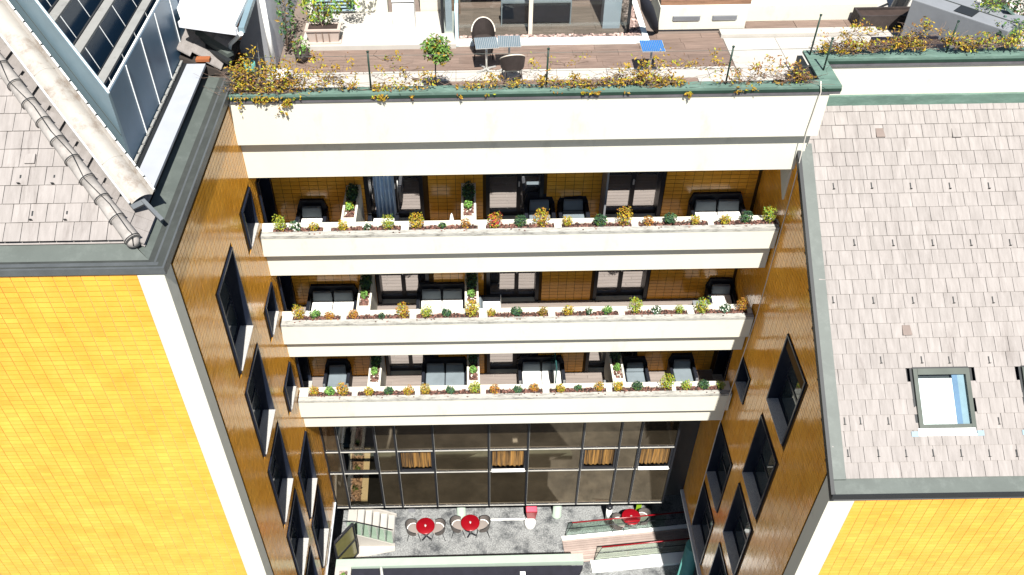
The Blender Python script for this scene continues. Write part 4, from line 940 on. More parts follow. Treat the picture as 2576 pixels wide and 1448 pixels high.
# trellis posts, wires and vines on the parapets
GP_ = 'dark green posts along the parapets'
def post(x, y, h, label):
    f = MB(); f.tube([(x, y, 20.70), (x + .01, y, 20.70 + h)], .020, 8); f.lathe([(.03, 0), (.03, .02)], (x + .01, y, 20.70 + h), 8); single(f, 'trellis_post', COPPERD, label, 'post', GP_)
post(-2.2, .12, .90, 'dark green post left of the ball headed tree on the parapet'); post(1.58, .12, .9, 'dark green post right of the wicker chairs on the parapet'); post(5.45, .12, .88, 'dark green post right of the blue table on the parapet')
post(7.62, 1.34, .95, 'dark green post at the inner corner of the right parapet'); post(7.72, .65, .75, 'dark green post on the short side parapet'); post(10.7, 1.34, .75, 'dark green post beside the grey duct on the right parapet')
for k, h in enumerate((.4, .82)):
    single(MB().tube([(-4.9, .12, 20.7 + h), (-2.2, .12, 20.7 + h - .01), (1.58, .12, 20.7 + h), (5.45, .12, 20.7 + h - .02), (7.6, .14, 20.7 + h)], .005, 4), 'trellis_wire', ZINC, f"thin {['lower','upper'][k]} trellis wire strung between the parapet posts", 'wire')
def vine(label, y, blobs, mw=(5, 3, 2, 2)):
    root = thing('climbing_vine', label, 'vine', P(blobs[0][0], blobs[0][1], y=y), 'golden climbing vines on the parapets')
    mb = MB(); st = MB()
    for (ox, oy, rx, ry, n) in blobs:
        n = int(n * 1.45)
        for _ in range(max(2, n // 6)):
            a = P(ox + random.uniform(-1, 1) * rx, oy + ry * .9, y=y); p_ = [a]
            for k in range(4): p_.append(p_[-1] + Vector((random.gauss(0, .13), random.gauss(0, .05), random.uniform(-.03, .12))))
            st.tube(p_, [.007, .006, .005, .004, .003], 3, cap=False)
        cl = [(random.gauss(0, .5), random.gauss(0, .5)) for _ in range(max(2, n // 9))]
        for _ in range(n):
            cx_, cy_ = random.choice(cl)
            q = P(ox + (cx_ + random.gauss(0, .16)) * rx, oy + (cy_ + random.gauss(0, .2)) * ry, y=y) + Vector((0, random.gauss(0, .07), 0))
            if -.02 < q.y < .3 and q.z < 20.74 and y < 1: q.y = -.05 - random.random() * .05 if q.z < 20.68 else q.y
            if y < 1 and q.z < 20.72: q.z = max(q.z, 20.71) if q.y > -.03 else q.z
            leaf(mb, q, (0, -.5, .8), random.uniform(.026, .05), random.choices((0, 1, 2, 3), mw)[0])
    part(st, 'stem', BARK, root, fix=False, kind='stuff'); part(mb, 'foliage', [GOLD, YEL, RUSTL, LIME], root, fix=False, kind='stuff')
vine('dense golden vine tumbling over the left end of the parapet', .10, [(610, 170, 40, 35, 150), (655, 185, 60, 35, 220), (705, 200, 50, 35, 200), (640, 222, 60, 20, 220), (740, 218, 60, 20, 150), (735, 182, 30, 28, 80), (602, 205, 28, 35, 110), (725, 252, 20, 20, 45), (719, 276, 9, 5, 12), (660, 240, 50, 8, 60)])
vine('golden vine on the parapet between the dense left clump and the first post', .12, [(785, 190, 45, 25, 55), (805, 150, 45, 20, 35), (835, 207, 50, 15, 60), (885, 217, 35, 10, 25), (880, 165, 40, 25, 20), (845, 180, 30, 20, 40)])
vine('golden vine around the ball headed tree on the parapet', .12, [(965, 226, 32, 14, 90), (1020, 222, 40, 11, 60), (1000, 175, 60, 25, 30), (1060, 186, 70, 13, 45), (985, 142, 25, 12, 25), (1100, 207, 60, 9, 25), (1150, 236, 9, 12, 18), (1185, 216, 40, 10, 40)])
vine('golden vine on the parapet in front of the wicker chairs', .12, [(1245, 200, 40, 18, 60), (1300, 210, 45, 11, 45), (1345, 160, 30, 25, 25), (1222, 212, 30, 12, 30), (1360, 205, 30, 14, 40)])
vine('golden vine on the parapet in front of the blue table', .12, [(1415, 207, 55, 13, 110), (1480, 205, 35, 18, 90), (1490, 221, 22, 9, 45), (1430, 150, 60, 20, 25), (1555, 202, 60, 12, 130), (1620, 196, 65, 17, 190), (1590, 172, 50, 20, 70), (1660, 152, 40, 25, 45), (1690, 207, 50, 11, 110), (1725, 224, 14, 10, 35), (1745, 158, 60, 18, 50), (1800, 150, 40, 25, 40)])
vine('thin rusty vine at the right end of the main parapet', .12, [(1850, 187, 40, 22, 45), (1900, 180, 50, 22, 60), (1960, 172, 40, 28, 60), (2000, 182, 28, 22, 80), (2020, 197, 26, 11, 60), (1870, 212, 50, 6, 35), (1940, 208, 50, 5, 25)], (3, 1, 5, 1))
vine('thick yellow vine on the right parapet beside the corner post', 1.33, [(2075, 122, 25, 12, 55), (2110, 118, 35, 12, 110), (2145, 118, 30, 15, 110), (2185, 114, 40, 15, 100), (2170, 72, 50, 20, 55), (2120, 88, 40, 22, 45), (2240, 110, 50, 14, 110)])
vine('thick yellow vine on the right parapet beside the grey duct', 1.33, [(2290, 88, 40, 22, 80), (2300, 113, 40, 11, 90), (2320, 68, 30, 25, 50), (2390, 95, 40, 20, 70), (2430, 108, 35, 16, 110), (2350, 62, 30, 28, 25), (2440, 118, 18, 8, 30)])
vine('green vine on the far right end of the right parapet', 1.33, [(2490, 104, 45, 16, 120), (2550, 104, 40, 16, 120)], (2, 1, 2, 6))

# ================================================================== BALCONY FURNITURE
def seat(name, wdt, nseat, cush, cat):
    t = thing(name, '', cat, world=False); h = wdt / 2      # faces -y, origin on the floor
    f = MB(); f.box(-h + .1, h - .1, -.36, .26, .06, .30); f.box(-h, -h + .1, -.38, .34, .05, .56); f.box(h - .1, h, -.38, .34, .05, .56); part(f, 'shell', RATTAN, t, bevel=.02)
    f = MB(); f.prism([(-h + .02, .26, .06), (h - .02, .26, .06), (h - .0, .30, .58), (h - .10, .34, .84), (-h + .10, .34, .84), (-h, .30, .58)], (0, .09, .0)); part(f, 'backrest', RATTAN, t)
    for sx in (-1, 1):
        for y in (-.34, .3): part(MB().box(sx * (h - .05) - .025, sx * (h - .05) + .025, y - .025, y + .025, 0, .06), 'leg', ALU, t)
        part(MB().box(sx * (h - .05) - .035, sx * (h - .05) + .035, -.395, -.378, .05, .57), 'arm_front', ALU if cush is CUSHW else DUCT, t)
    ww = (wdt - .24) / nseat
    for k in range(nseat):
        x0 = -h + .12 + k * ww
        part(MB().box(x0 + .012, x0 + ww - .012, -.37, .14, .305, .43), 'seat_cushion', cush, t, bevel=.03)
        f = MB(); f.hexa([(x0 + .02, .12, .435), (x0 + ww - .02, .12, .435), (x0 + ww - .02, .24, .435), (x0 + .02, .24, .435), (x0 + .04, .2, .70), (x0 + ww - .04, .2, .70), (x0 + ww - .04, .30, .70), (x0 + .04, .30, .70)]); part(f, 'back_cushion', CUSHG, t, bevel=.03)
    return t
armW, armG = seat('armchair', .82, 1, CUSHW, 'armchair'), seat('armchair', .82, 1, CUSHG, 'armchair')
sofW, sofG = seat('loveseat', 1.46, 2, CUSHW, 'sofa'), seat('loveseat', 1.46, 2, CUSHG, 'sofa')
GA, GS = 'rattan armchairs on the balconies', 'rattan loveseats on the balconies'
def bal(lv, ox, row, y=1.5): return Vector((P(ox, row, z=ZF[lv] + .4).x, y, ZF[lv]))
place(armW, bal(0, 788, 540, 1.60), 0, 'dark rattan armchair with white seat at the left end of the top balcony', GA)
place(sofW, bal(0, 1803, 535, 1.60), 0, 'white cushioned rattan loveseat at the right end of the top balcony', GS)
place(armG, bal(0, 1356, 530, 1.72), 0, 'dark armchair in front of the middle doors of the top balcony', GA)
place(armG, bal(0, 1441, 530, 1.72), 0, 'dark armchair against the amber wall right of the top balcony middle doors', GA)
place(armW, bal(0, 968, 535, 1.30), math.pi, 'rattan armchair turned away, in front of the blue curtain', GA)
place(sofW, bal(1, 838, 765, 1.60), 0, 'white cushioned rattan loveseat at the left end of the middle balcony', GS)
place(sofW, bal(1, 1112, 762, 1.60), 0, 'white cushioned rattan loveseat right of the left doors on the middle balcony', GS)
place(armW, bal(1, 1812, 745, 1.62), -.05, 'dark rattan armchair with white seat at the right end of the middle balcony', GA)
place(armW, bal(1, 1226, 755, 1.35), math.pi * .5, 'pale armchair seen side on right of the middle balcony right divider', GA)
place(armG, bal(2, 850, 945, 1.60), 0, 'dark rattan armchair with grey seat at the left end of the bottom balcony', GA)
place(sofG, bal(2, 1120, 945, 1.60), 0, 'grey cushioned rattan loveseat right of the left doors on the bottom balcony', GS)
place(sofW, bal(2, 1362, 945, 1.60), 0, 'white cushioned rattan loveseat in the middle of the bottom balcony', GS)
place(armG, bal(2, 1597, 940, 1.5), 0, 'dark armchair with grey seat left of the bottom balcony right divider', GA)
place(armG, bal(2, 1716, 935, 1.60), 0, 'dark armchair with grey seat right of the bottom balcony right divider', GA)
def low_table():
    t = thing('low_table', '', 'table', world=False)
    part(MB().box(-.3, .3, -.25, .25, .36, .40), 'table_top', CUSHG if False else DUCT, t, bevel=.008); part(MB().box(-.29, .29, -.24, .24, .30, .36), 'apron', RATTAN, t)
    for sx in (-.27, .27):
        for sy in (-.22, .22): part(MB().box(sx - .02, sx + .02, sy - .02, sy + .02, 0, .30), 'leg', RATTAN, t)
    return t
lt = low_table(); GL = 'low tables on the balconies'
place(lt, bal(0, 1112, 545, 1.2), 0, 'low grey table with a white cone on the top balcony', GL)
place(lt, bal(1, 1766, 750, 1.3), 0, 'low grey table left of the armchair on the middle balcony', GL)
place(lt, bal(2, 1542, 955, 1.1), 0, 'low grey table left of the armchair on the bottom balcony', GL)
q = bal(0, 1138, 540, 1.15); single(MB().lathe([(.02, 0), (.10, 0), (.085, .2), (.03, .5), (.005, .56)], q + Vector((0, 0, .40)), 12), 'folded_towel', CUSHW, 'white cone shaped folded cloth standing on the top balcony low table', 'cloth')
# blue curtain, open door leaf, glass screen
f = MB(); x0, x1, zf = -2.66, -2.12, ZF[0]; n_ = 28
pts = [(x0 + (x1 - x0) * k / n_, 2.13 + .075 * math.sin(k * 1.15)) for k in range(n_ + 1)]
for k in range(n_): f.poly([(*pts[k], zf + .05), (*pts[k + 1], zf + .05), (*pts[k + 1], zf + 2.4), (*pts[k], zf + 2.4)]); f.sm[-1] = True
single(f, 'curtain', CURT, 'pale blue curtain hanging in the left door of the top balcony', 'curtain', fix=False)
f = MB(); f.box(3.34, 3.39, 1.35, 2.04, ZF[0] + .03, ZF[0] + 2.35); o = single(f, 'door_leaf', DUCT, 'open grey door leaf beside the right door of the top balcony', 'door')
f = MB(); f.box(2.30, 2.34, .55, 2.02, ZF[2] + .02, ZF[2] + 1.9); single(f, 'glass_partition', MATS.get('dark_green_glass') or glossglass('dark_green_glass', (.02, .07, .07), .2, .05), 'dark green glass partition beside the middle loveseat on the bottom balcony', 'partition')

# ================================================================== BALCONY PLANTS
SHV = {}
KIND = {'l': ('lime green', [LIME, SPRG, YEL], (6, 2, 1)), 'y': ('yellow', [YEL, LIME, ORA], (6, 3, 1)), 'o': ('orange', [ORA, YEL, RUSTL], (5, 3, 2)), 'r': ('red topped', [REDL, YEL, LIME], (5, 2, 3)),
        'd': ('dark green', [DKG, MIDG, FLW], (8, 2, 0)), 'w': ('white flowering dark', [DKG, MIDG, FLW], (7, 1, 2)), 'g': ('mid green', [MIDG, DKG, SPRG], (4, 2, 3)), 'm': ('orange and yellow', [YEL, ORA, LIME], (4, 3, 2)), 'v': ('olive', [GOLD, LIME, RUSTL], (5, 2, 2))}
def shrub_mesh(k, big):
    key = (k, big, random.randrange(2))
    if key not in SHV:
        mb = MB(); r = {0: .13, 1: .185, 2: .235}[big]; hgt = {0: .13, 1: .2, 2: .33}[big]
        mb.mi = 0
        for _ in range(7):
            e = Vector((random.uniform(-r, r) * .8, random.uniform(-r, r) * .6, hgt * random.uniform(.9, 1.9))); mb.tube([Vector((0, 0, -.02)), e * .5 + Vector((.01, 0, 0)), e], [.008, .006, .003], 4, cap=False)
        dark = k in 'dwg'
        n = {0: 70, 1: 190, 2: 320}[big]
        leaf_cloud(mb, n, (0, 0, hgt), (r, r * .8, hgt * .95), .046 if dark else .036, [(i + 1, w_) for i, w_ in enumerate(KIND[k][2])], shell=.2)
        if not dark:      # feathery upright tips
            for _ in range(20): leaf(mb, Vector((random.uniform(-r, r) * .9, random.uniform(-r, r) * .6, hgt * random.uniform(1.2, 1.9))), (random.gauss(0, 1), random.gauss(0, 1), .2), .036, random.choice((1, 1, 2)))
        SHV[key] = mb.mesh('shrub', [BARK] + KIND[k][1], fix=False)
    return SHV[key]
ROWS = [  # (survey x of the full photograph, kind, size)
 [(824, 'l', 2), (868, 'w', 1), (922, 'y', 1), (1006, 'y', 1), (1076, 'w', 0), (1138, 'l', 2), (1222, 'y', 2), (1295, 'd', 0), (1365, 'o', 1), (1450, 'r', 2), (1525, 'd', 1), (1585, 'm', 2), (1663, 'y', 1), (1759, 'd', 1), (1829, 'm', 2), (1901, 'o', 1), (1965, 'd', 1), (2040, 'y', 1), (2128, 'y', 1), (2191, 'd', 1), (2257, 'l', 2)],
 [(877, 'y', 2), (925, 'g', 1), (967, 'o', 1), (1036, 'o', 1), (1118, 'd', 0), (1180, 'm', 2), (1250, 'l', 2), (1309, 'd', 1), (1384, 'y', 2), (1440, 'y', 1), (1514, 'd', 1), (1590, 'v', 1), (1666, 'y', 1), (1727, 'w', 0), (1782, 'g', 1), (1864, 'l', 2), (1925, 'w', 1), (1994, 'l', 1), (2060, 'l', 2), (2130, 'w', 1), (2178, 'o', 2)],
 [(921, 'm', 1), (967, 'g', 1), (1005, 'm', 2), (1082, 'y', 1), (1139, 'd', 1), (1197, 'm', 1), (1247, 'y', 2), (1320, 'd', 1), (1391, 'l', 2), (1449, 'o', 1), (1518, 'd', 1), (1565, 'o', 1), (1643, 'y', 1), (1695, 'd', 0), (1756, 'm', 1), (1813, 'y', 1), (1869, 'd', 1), (1955, 'l', 2), (2014, 'l', 1), (2065, 'd', 1), (2115, 'l', 1)]]
ORD = 'first second third fourth fifth sixth seventh eighth ninth tenth eleventh twelfth thirteenth fourteenth fifteenth sixteenth seventeenth eighteenth nineteenth twentieth last'.split()
BN = ['top', 'middle', 'bottom']; SZ = ['small', 'bushy', 'tall bushy']
for lv in range(3):
    for i, (px, k, big) in enumerate(ROWS[lv]):
        x = P(px / K, {0: 572, 1: 800, 2: 990}[lv], z=ZT[lv]).x
        o = link('shrub', shrub_mesh(k, big), None, (x, random.uniform(.22, .28), ZT[lv] - .05)); o.rotation_euler.z = random.choice((0, 3.14)) + random.uniform(-.4, .4)
        s = random.uniform(.70, .95); o.scale = (s, s, s * random.uniform(.9, 1.12))
        o['label'] = f"{SZ[big]} {KIND[k][0]} shrub, {ORD[i]} from the left in the {BN[lv]} balcony planter"; o['category'] = 'shrub'; o['group'] = f'shrubs in the {BN[lv]} balcony planter'
for lv, j, cx, zt in DIVOBJ:
    k = 'l' if (lv, j) == (0, 0) else 'g'
    c = (cx - .01, 1.06, zt + .07); nm = ['left', 'right'][j] if lv < 2 else ['left', 'middle', 'right'][j]
    s = shrub([5, 3], [SPRG, MIDG] if k == 'g' else [LIME, SPRG], 150, c, (.11, .12, .13), .036, 'dwarf_shrub', f"light green dwarf shrub in the sunny end of the {BN[lv]} balcony {nm} divider", 'shrub', 4, None, 'dwarf shrubs in the divider planters')
    shrub([5, 1], [DKG, MIDG], 300, (cx, 1.62, zt + .07), (.17, .36, .17), .05, 'shade_shrub', f"dark shrub in the shaded rear of the {BN[lv]} balcony {nm} divider", 'shrub', 5, None, 'dark shrubs in the divider planters')

# ================================================================== COURTYARD
def cx_(x, y): return 790 + .1459 * x, 1236.5 + .1459 * y          # survey helpers
def dx_(x, y): return 1116.2 + .1459 * x, 1236.5 + .1459 * y
def ex_(x, y): return 1408.2 + .15334 * x, 1236.5 + .15334 * y
def round_table():
    t = thing('round_table', '', 'table', world=False)
    part(MB().lathe([(.02, .715), (.345, .715), (.36, .725), (.36, .745), (.345, .755), (.02, .756)], n=32), 'table_top', RED, t)
    part(MB().lathe([(.045, .02), (.04, .714)], n=12), 'pedestal', ALU, t)
    f = MB()
    for a in range(4): f.bar((0, 0, .04), (.24 * math.cos(a * math.pi / 2 + .78), .24 * math.sin(a * math.pi / 2 + .78), .02), .06, .03)
    part(f, 'foot', BLACKF, t)
    part(MB().lathe([(.03, .757), (.045, .757), (.04, .785), (.03, .79)], n=10).box(-.012, .012, -.05, .05, .757, .775), 'ashtray', ALU, t); return t
def shell_chair():
    t = thing('shell_chair', '', 'chair', world=False)           # faces +x
    part(MB().lathe([(.05, .40), (.24, .41), (.26, .45), (.22, .47), (.05, .47)], n=20), 'seat_cushion', PINKC, t)
    f = MB(); n_ = 18
    def pp(k, r, top): 
        a = math.radians(70 + 220 * k / n_); e = abs(k / n_ - .5) * 2
        return Vector((r * math.cos(a), r * math.sin(a), (.40 if not top else .82 - .20 * e ** 2)))
    for k in range(n_):
        f.hexa([pp(k, .25, 0), pp(k + 1, .25, 0), pp(k + 1, .27, 0), pp(k, .27, 0), pp(k, .29, 1), pp(k + 1, .29, 1), pp(k + 1, .315, 1), pp(k, .315, 1)])
    part(f, 'shell', TAUPE, t)
    part(MB().tube([pp(k, .305, 1) for k in range(n_ + 1)], .014, 6), 'rim', BLACKF, t)
    part(MB().tube([pp(k, .24, 0) + Vector((0, 0, .09)) for k in range(n_ + 1)], .016, 6), 'piping', CUSHW, t)
    for sx in (-1, 1):
        for sy in (-1, 1): part(MB().tube([(sx * .17, sy * .17, .40), (sx * .27, sy * .26, 0)], .012, 6), 'leg', BLACKF, t)
    return t
rt, ch = round_table(), shell_chair()
GR, GH = 'red round tables in the courtyard', 'taupe shell chairs in the courtyard'
tabs = [((1070, 1323), 'left'), ((1183, 1315), 'middle'), ((1588, 1300), 'right')]
for (px, py), nm in tabs:
    c = P(px, py, z=.755); far = {'left': 'the leftmost of three', 'middle': 'the middle one of three', 'right': 'the one behind the glass balustrade'}[nm]
    place(rt, (c.x, c.y, 0), random.uniform(0, 1), f'round red lacquered table in the courtyard, {far}', GR)
    for s, sn in ((-1, 'left'), (1, 'right')):
        dy = .04 if nm != 'right' else -.1 * s * -1
        place(ch, (c.x + s * .47, c.y + dy, 0), 0 if s < 0 else math.pi, f"taupe shell chair at the {sn} side of the {nm} red courtyard table", GH)
# columns and posts
def column(px, py, r, m_, label, y=None):
    c = P(px, py, z=0); single(MB().lathe([(r * 1.15, 0), (r * 1.15, .04), (r, .05), (r, 2.2)], c, 24), 'column', m_, label, 'column', 'round columns of the courtyard')
column(1161, 1299, .17, MINT, 'pale mint round column behind the middle red table'); column(1400, 1296, .17, MINT, 'pale mint round column right of the red bin')
column(1722, 1452, .27, TEAL, 'thick teal column in the shade under the right ledge')
c = P(1036, 1290, z=0); single(MB().box(c.x - .13, c.x + .13, c.y, c.y + .3, 0, 2.19), 'pier', LEAD, 'grey square pier behind the left red table', 'pier')
c = P(1336, 1300, z=.3); bn = thing('litter_bin', 'tapered red bin standing under the glass wall', 'bin', (c.x, c.y, 0))
f = MB(); f.hexa([(c.x - .15, c.y - .12, .25), (c.x + .15, c.y - .12, .25), (c.x + .15, c.y + .12, .25), (c.x - .15, c.y + .12, .25), (c.x - .22, c.y - .17, .85), (c.x + .22, c.y - .17, .85), (c.x + .22, c.y + .17, .85), (c.x - .22, c.y + .17, .85)]); part(f, 'body', RED, bn, bevel=.012)
part(MB().box(c.x - .20, c.x + .20, c.y - .15, c.y + .15, .852, .90), 'lid', mat('pink_lid', (.68, .10, .15), rough=.4), bn, bevel=.008); part(MB().box(c.x - .13, c.x + .13, c.y - .10, c.y + .10, 0, .248), 'plinth', WHITEP, bn)
c = P(1333, 1323, z=0); single(MB().lathe([(.17, 0), (.21, .06), (.22, .28), (.19, .34), (.02, .35)], c, 20), 'pouf', CUSHW, 'small round white pouf in front of the red bin', 'stool')  # added drum, its white stands in for a patch of light
a, b_ = P(1222, 1309, z=0), P(1322, 1309, z=0); single(MB().box(a.x, b_.x, a.y - .03, a.y + .03, .004, .03), 'floor_strip', WHITEP, 'thin white strip on the floor between the middle table and the pouf', 'strip')
c = P(1528, 1312, z=0); bl = thing('standing_ashtray', 'white cylindrical bollard ashtray with black cap left of the right table', 'ashtray', c)
part(MB().lathe([(.11, .16), (.11, .95)], c, 18), 'body', WHITEP, bl); part(MB().lathe([(.13, 0), (.12, .158)], c, 18), 'base', BLACKF, bl); part(MB().lathe([(.12, .952), (.12, 1.06), (.05, 1.08)], c, 18), 'cap', BLACKF, bl)
c = P(1604, 1292, z=0); single(MB().box(c.x - .1, c.x + .1, c.y, c.y + .04, .0, .9), 'sign_panel', mat('lime_panel', (.22, .36, .02), rough=.5), 'narrow lime green panel standing in the shade at the right', 'panel')
# left steps with glass balustrade
st = thing('courtyard_steps', 'short white steps with glass balustrade and dark handrail at the left of the courtyard', 'steps', (-3.6, 1.4, 0))
q = [P(*cx_(x, y), z=.1) for x, y in ((690, 735), (1380, 950))]
ya = P(*cx_(700, 760), z=.75).y; x0 = P(*cx_(700, 740), z=.75).x; x1 = P(*cx_(1375, 940), z=0).x
yb = ya + 1.25
LZ = .75; nst = 5; dxs = (x1 - x0) / nst
part(MB().box(-5.1, x0 + .02, ya, yb, 0, LZ), 'landing', WSTONE, st)
for k in range(nst):
    part(MB().box(x0 + k * dxs + .021, x0 + (k + 1) * dxs, ya + .05, yb, 0, LZ - (k + 1) * LZ / (nst + 1)), 'step', WSTONE, st, bevel=.008)
    part(MB().box(x0 + (k + 1) * dxs - .03, x0 + (k + 1) * dxs - .01, ya + .05, yb, LZ - (k + 1) * LZ / (nst + 1) + .001, LZ - (k + 1) * LZ / (nst + 1) + .006), 'nosing', DUCT, st)
part(MB().prism([(x0, ya - .03, -.0), (x1 + .05, ya - .03, -.0), (x1 + .05, ya - .03, .08), (x0, ya - .03, LZ + .1)], (0, .06, 0)), 'stringer', WSTONE, st)
part(MB().prism([(x0, yb, .0), (x1 + .05, yb, .0), (x1 + .05, yb, .15), (x0, yb, LZ + .2)], (0, .06, 0)), 'stringer', WSTONE, st)
for k in range(nst):
    xa, xb = x0 + k * dxs + .02, x0 + (k + 1) * dxs - .02
    def zz(x): return LZ + .1 - (x - x0) / (x1 - x0) * LZ
    part(MB().prism([(xa, ya - .012, zz(xa) + .02), (xb, ya - .012, zz(xb) + .02), (xb, ya - .012, zz(xb) + .86), (xa, ya - .012, zz(xa) + .86)], (0, .015, 0)), 'glass_panel', GREENG, st)
    part(MB().bar((xb + .02, ya, zz(xb)), (xb + .02, ya, zz(xb) + .88), .012), 'post', DUCT, st)
part(MB().prism([(-5.0, ya - .012, LZ + .1), (x0 - .02, ya - .012, LZ + .1), (x0 - .02, ya - .012, LZ + .96), (-5.0, ya - .012, LZ + .96)], (0, .015, 0)), 'glass_panel', GREENG, st)
part(MB().tube([(-5.1, ya, LZ + .98), (x0, ya, LZ + .98), (x1, ya, .98 + .1)], .022, 8), 'handrail', BLACKF, st)
part(MB().prism([(-5.0, ya - .03, 0), (x1 + .05, ya - .03, 0), (x1 + .05, ya - .25, 0), (-5.0, ya - .6, 0)], (0, 0, .012)), 'threshold', WSTONE, st)
# open glazed door leaf at the left
A, B_, C_ = P(840, 1368, z=2.05), P(887, 1318, z=2.05), P(896, 1398, z=.05)
A2 = Vector((A.x, A.y, .05)); B2 = Vector((B_.x, B_.y, .05))
dl = thing('glazed_door', 'open black framed glass door leaf at the left edge of the courtyard', 'door', A2)
f = MB(); A_, Bq = Vector((A.x, A.y, 2.05)), Vector((B_.x, B_.y, 2.05))
for p_, q_ in ((A_, Bq), (A2, B2), (A_, A2), (Bq, B2), (A_ * .5 + A2 * .5, Bq * .5 + B2 * .5)): f.bar(p_, q_, .09, .07)
part(f, 'frame', BLACKF, dl); dv = (Bq - A_); nrm = dv.cross(Vector((0, 0, 1))).normalized() * .006
part(MB().prism([A2 + dv * .05, B2 - dv * .05, Bq - dv * .05 - Vector((0, 0, .05)), A_ + dv * .05 - Vector((0, 0, .05))], nrm), 'pane', mat('olive_film', (.16, .15, .06), rough=.15, spec=.6), dl)
# escalator-like stair well at the right
R1 = [P(*ex_(x, y), z=.12) for x, y in ((40, 800), (1530, 655))]; R2 = [P(*ex_(x, y), z=.12) for x, y in ((400, 1150), (1640, 1030))]
dr = (R1[1] - R1[0]).normalized(); nr2 = Vector((-dr.y, dr.x, 0))
if nr2.y < 0: nr2 = -nr2
W = abs((R2[0] - R1[0]).dot(nr2)); L1 = 6.0; O1 = R1[0]; O2 = O1 - nr2 * W + dr * .9
es = thing('stairwell', 'stairwell with pale boards, white kerbs, glass balustrades and red handrails', 'stairs', O1)
Zu = Vector((0, 0, 1))
f = MB(); f.hexa([O1 + nr2 * .02 - Zu * .12, O1 + dr * L1 + nr2 * .02 - Zu * .12, O1 + dr * L1 + nr2 * .17 - Zu * .12, O1 + nr2 * .17 - Zu * .12, O1 + nr2 * .02, O1 + dr * L1 + nr2 * .02, O1 + dr * L1 + nr2 * .17, O1 + nr2 * .17]); part(f, 'kerb', WHITEP, es)
f = MB(); e0 = O2 - nr2 * .45; f.hexa([e0 - Zu * .12, e0 + dr * L1 - Zu * .12, O2 + dr * L1 - Zu * .12, O2 - Zu * .12, e0, e0 + dr * L1, O2 + dr * L1, O2]); part(f, 'kerb', WHITEP, es)
nb = 10; bw = (W - .02) / nb
PCH = mat('peach_board', (.33, .26, .23), rough=.7, var=.12, isl=.22)
for k in range(nb):
    a = O1 + nr2 * (.0 - k * bw) ; f = MB(); z0_ = Zu * (-.105 - .0 * k); z1_ = Zu * (-.035 - .008 * (k % 2))
    s0 = 0 if k < 5 else .0
    f.hexa([a - nr2 * (bw - .014) + z0_, a - nr2 * (bw - .014) + dr * L1 + z0_, a + dr * L1 + z0_, a + z0_, a - nr2 * (bw - .014) + z1_, a - nr2 * (bw - .014) + dr * L1 + z1_, a + dr * L1 + z1_, a + z1_]); part(f, 'board', PCH, es)
for (o_, off, n_) in ((O1, .18, 2), (O2, .02, 3)):
    for k in range(n_):
        Lp = (L1 - 2.1) / n_; a = o_ + nr2 * (off - .02) + dr * (.15 + k * Lp); b_ = a + dr * (Lp - .02)
        part(MB().prism([a, b_, b_ + Zu * .86, a + Zu * .86 + dr * (.22 if k == 0 else 0)], nr2 * .014), 'glass_panel', GREENG, es)
    a = o_ + nr2 * (off - .01) + dr * .15
    part(MB().tube([a + Zu * .0, a + Zu * .86 + dr * .24], .014, 6), 'end_post', BLACKF, es)
    part(MB().tube([a + Zu * .88 + dr * .22, a + Zu * .88 + dr * 4.6], .026, 8), 'handrail', RED, es)
    part(MB().bar(a + Zu * .005, a + dr * 4.4 + Zu * .005, .02, .03), 'bottom_rail', COPPERD, es)
    part(MB().tube([a + Zu * .74 - nr2 * .16 + dr * .1, a + Zu * .74 - nr2 * .16 + dr * 4.2], .014, 6), 'inner_rail', BLACKF, es)
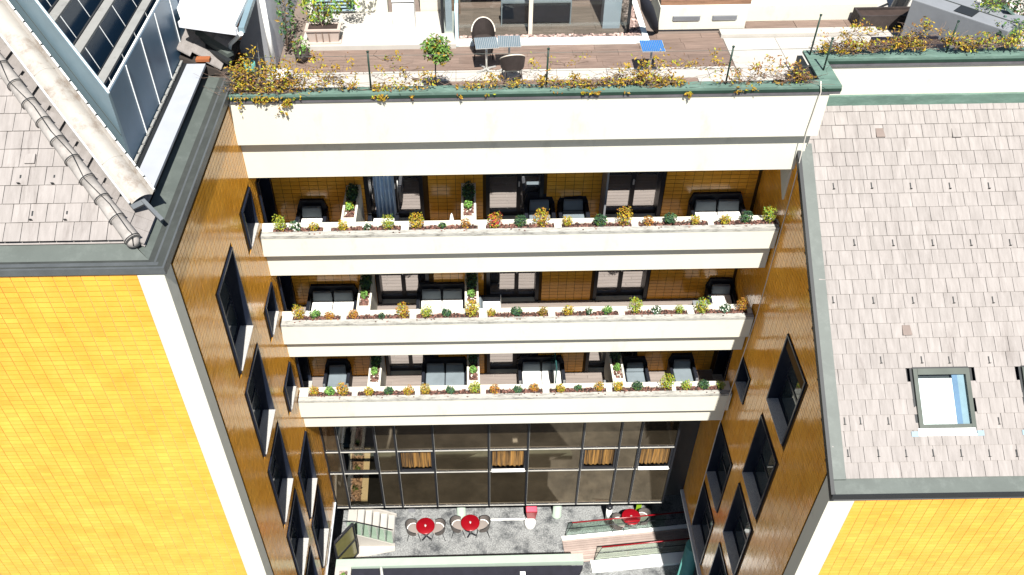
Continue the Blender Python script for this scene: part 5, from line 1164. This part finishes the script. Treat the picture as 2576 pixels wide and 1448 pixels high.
# low flat roof at the front edge
zr_ = 2.5
bk = [P(x, y, z=zr_) for x, y in ((838, 1408), (1466, 1393))]
Lr = thing('low_roof', 'low flat dark roof with a broad pale mint rim at the bottom of the courtyard', 'roof', (bk[0].x + 2, bk[0].y - 1.5, 0))
yb0, yb1 = bk[0].y, bk[1].y; xA, xB = -5.05, bk[1].x
f = MB(); f.hexa([(xA, yb0 - .30, zr_ - .25), (xB, yb1 - .30, zr_ - .25), (xB, yb1, zr_ - .25), (xA, yb0, zr_ - .25), (xA, yb0 - .30, zr_), (xB, yb1 - .30, zr_), (xB, yb1, zr_), (xA, yb0, zr_)]); part(f, 'rim', MINT, Lr)
part(MB().box(-4.49, xB - .75, yb0 - 7.2, yb0 - .305, zr_ - .4, zr_ - .12).prism([(xB - .75, yb0 - .32, zr_ - .4), (xB - .02, yb0 - .32, zr_ - .4), (xB - .75, yb0 - 1.6, zr_ - .4)], (0, 0, .28)), 'roof_skin', ROOFD, Lr)
part(MB().box(xA, xB - .76, yb0 - 7.0, yb0 - .4, 0, zr_ - .42), 'walls', DGLASS, Lr)
x0p = -5.05; y1p = yb0 - .302
f = MB(); f.box(x0p, x0p + .16, y1p - 7, y1p, zr_ - .4, zr_ + .01); f.box(x0p + .44, x0p + .55, y1p - 7, y1p, zr_ - .4, zr_ + .01); f.box(x0p + .16, x0p + .44, y1p - .14, y1p, zr_ - .4, zr_ + .01); f.box(x0p + .16, x0p + .44, y1p - 7, y1p - 6.9, zr_ - .4, zr_ + .01)
part(f, 'planter_box', WSTONE, Lr); f = MB(); peb(f, x0p + .17, x0p + .43, y1p - 6.88, y1p - .15, zr_ - .08, 900, .02, .036); part(f, 'pebbles', PEBBLE, Lr, fix=False, kind='stuff'); part(MB().box(x0p + .16, x0p + .44, y1p - 6.9, y1p - .14, zr_ - .3, zr_ - .08), 'soil', SOIL, Lr)
pc = P(870, 1434, z=zr_); shrub([4, 2], [MIDG, SPRG], 80, (x0p + .30, y1p - .34, zr_ + .05), (.10, .10, .09), .036, 'succulent', 'small round green plant in pebbles at the corner of the low roof', 'plant', 3)
a = P(958, 1424, z=zr_); single(MB().tube([a + Vector((0, 0, -.1)), a + Vector((.12, -.7, -.08)), a + Vector((.14, -1.0, -.08))], .055, 10), 'vent_pipe', WHITEP, 'white pipe lying on the dark low roof', 'pipe')
c = P(1315, 1446, z=zr_ - .1); single(MB().box(c.x - .09, c.x + .09, c.y - .1, c.y + .08, zr_ - .118, zr_ - .04), 'roof_outlet', WHITEP, 'small white square outlet on the dark low roof', 'outlet')
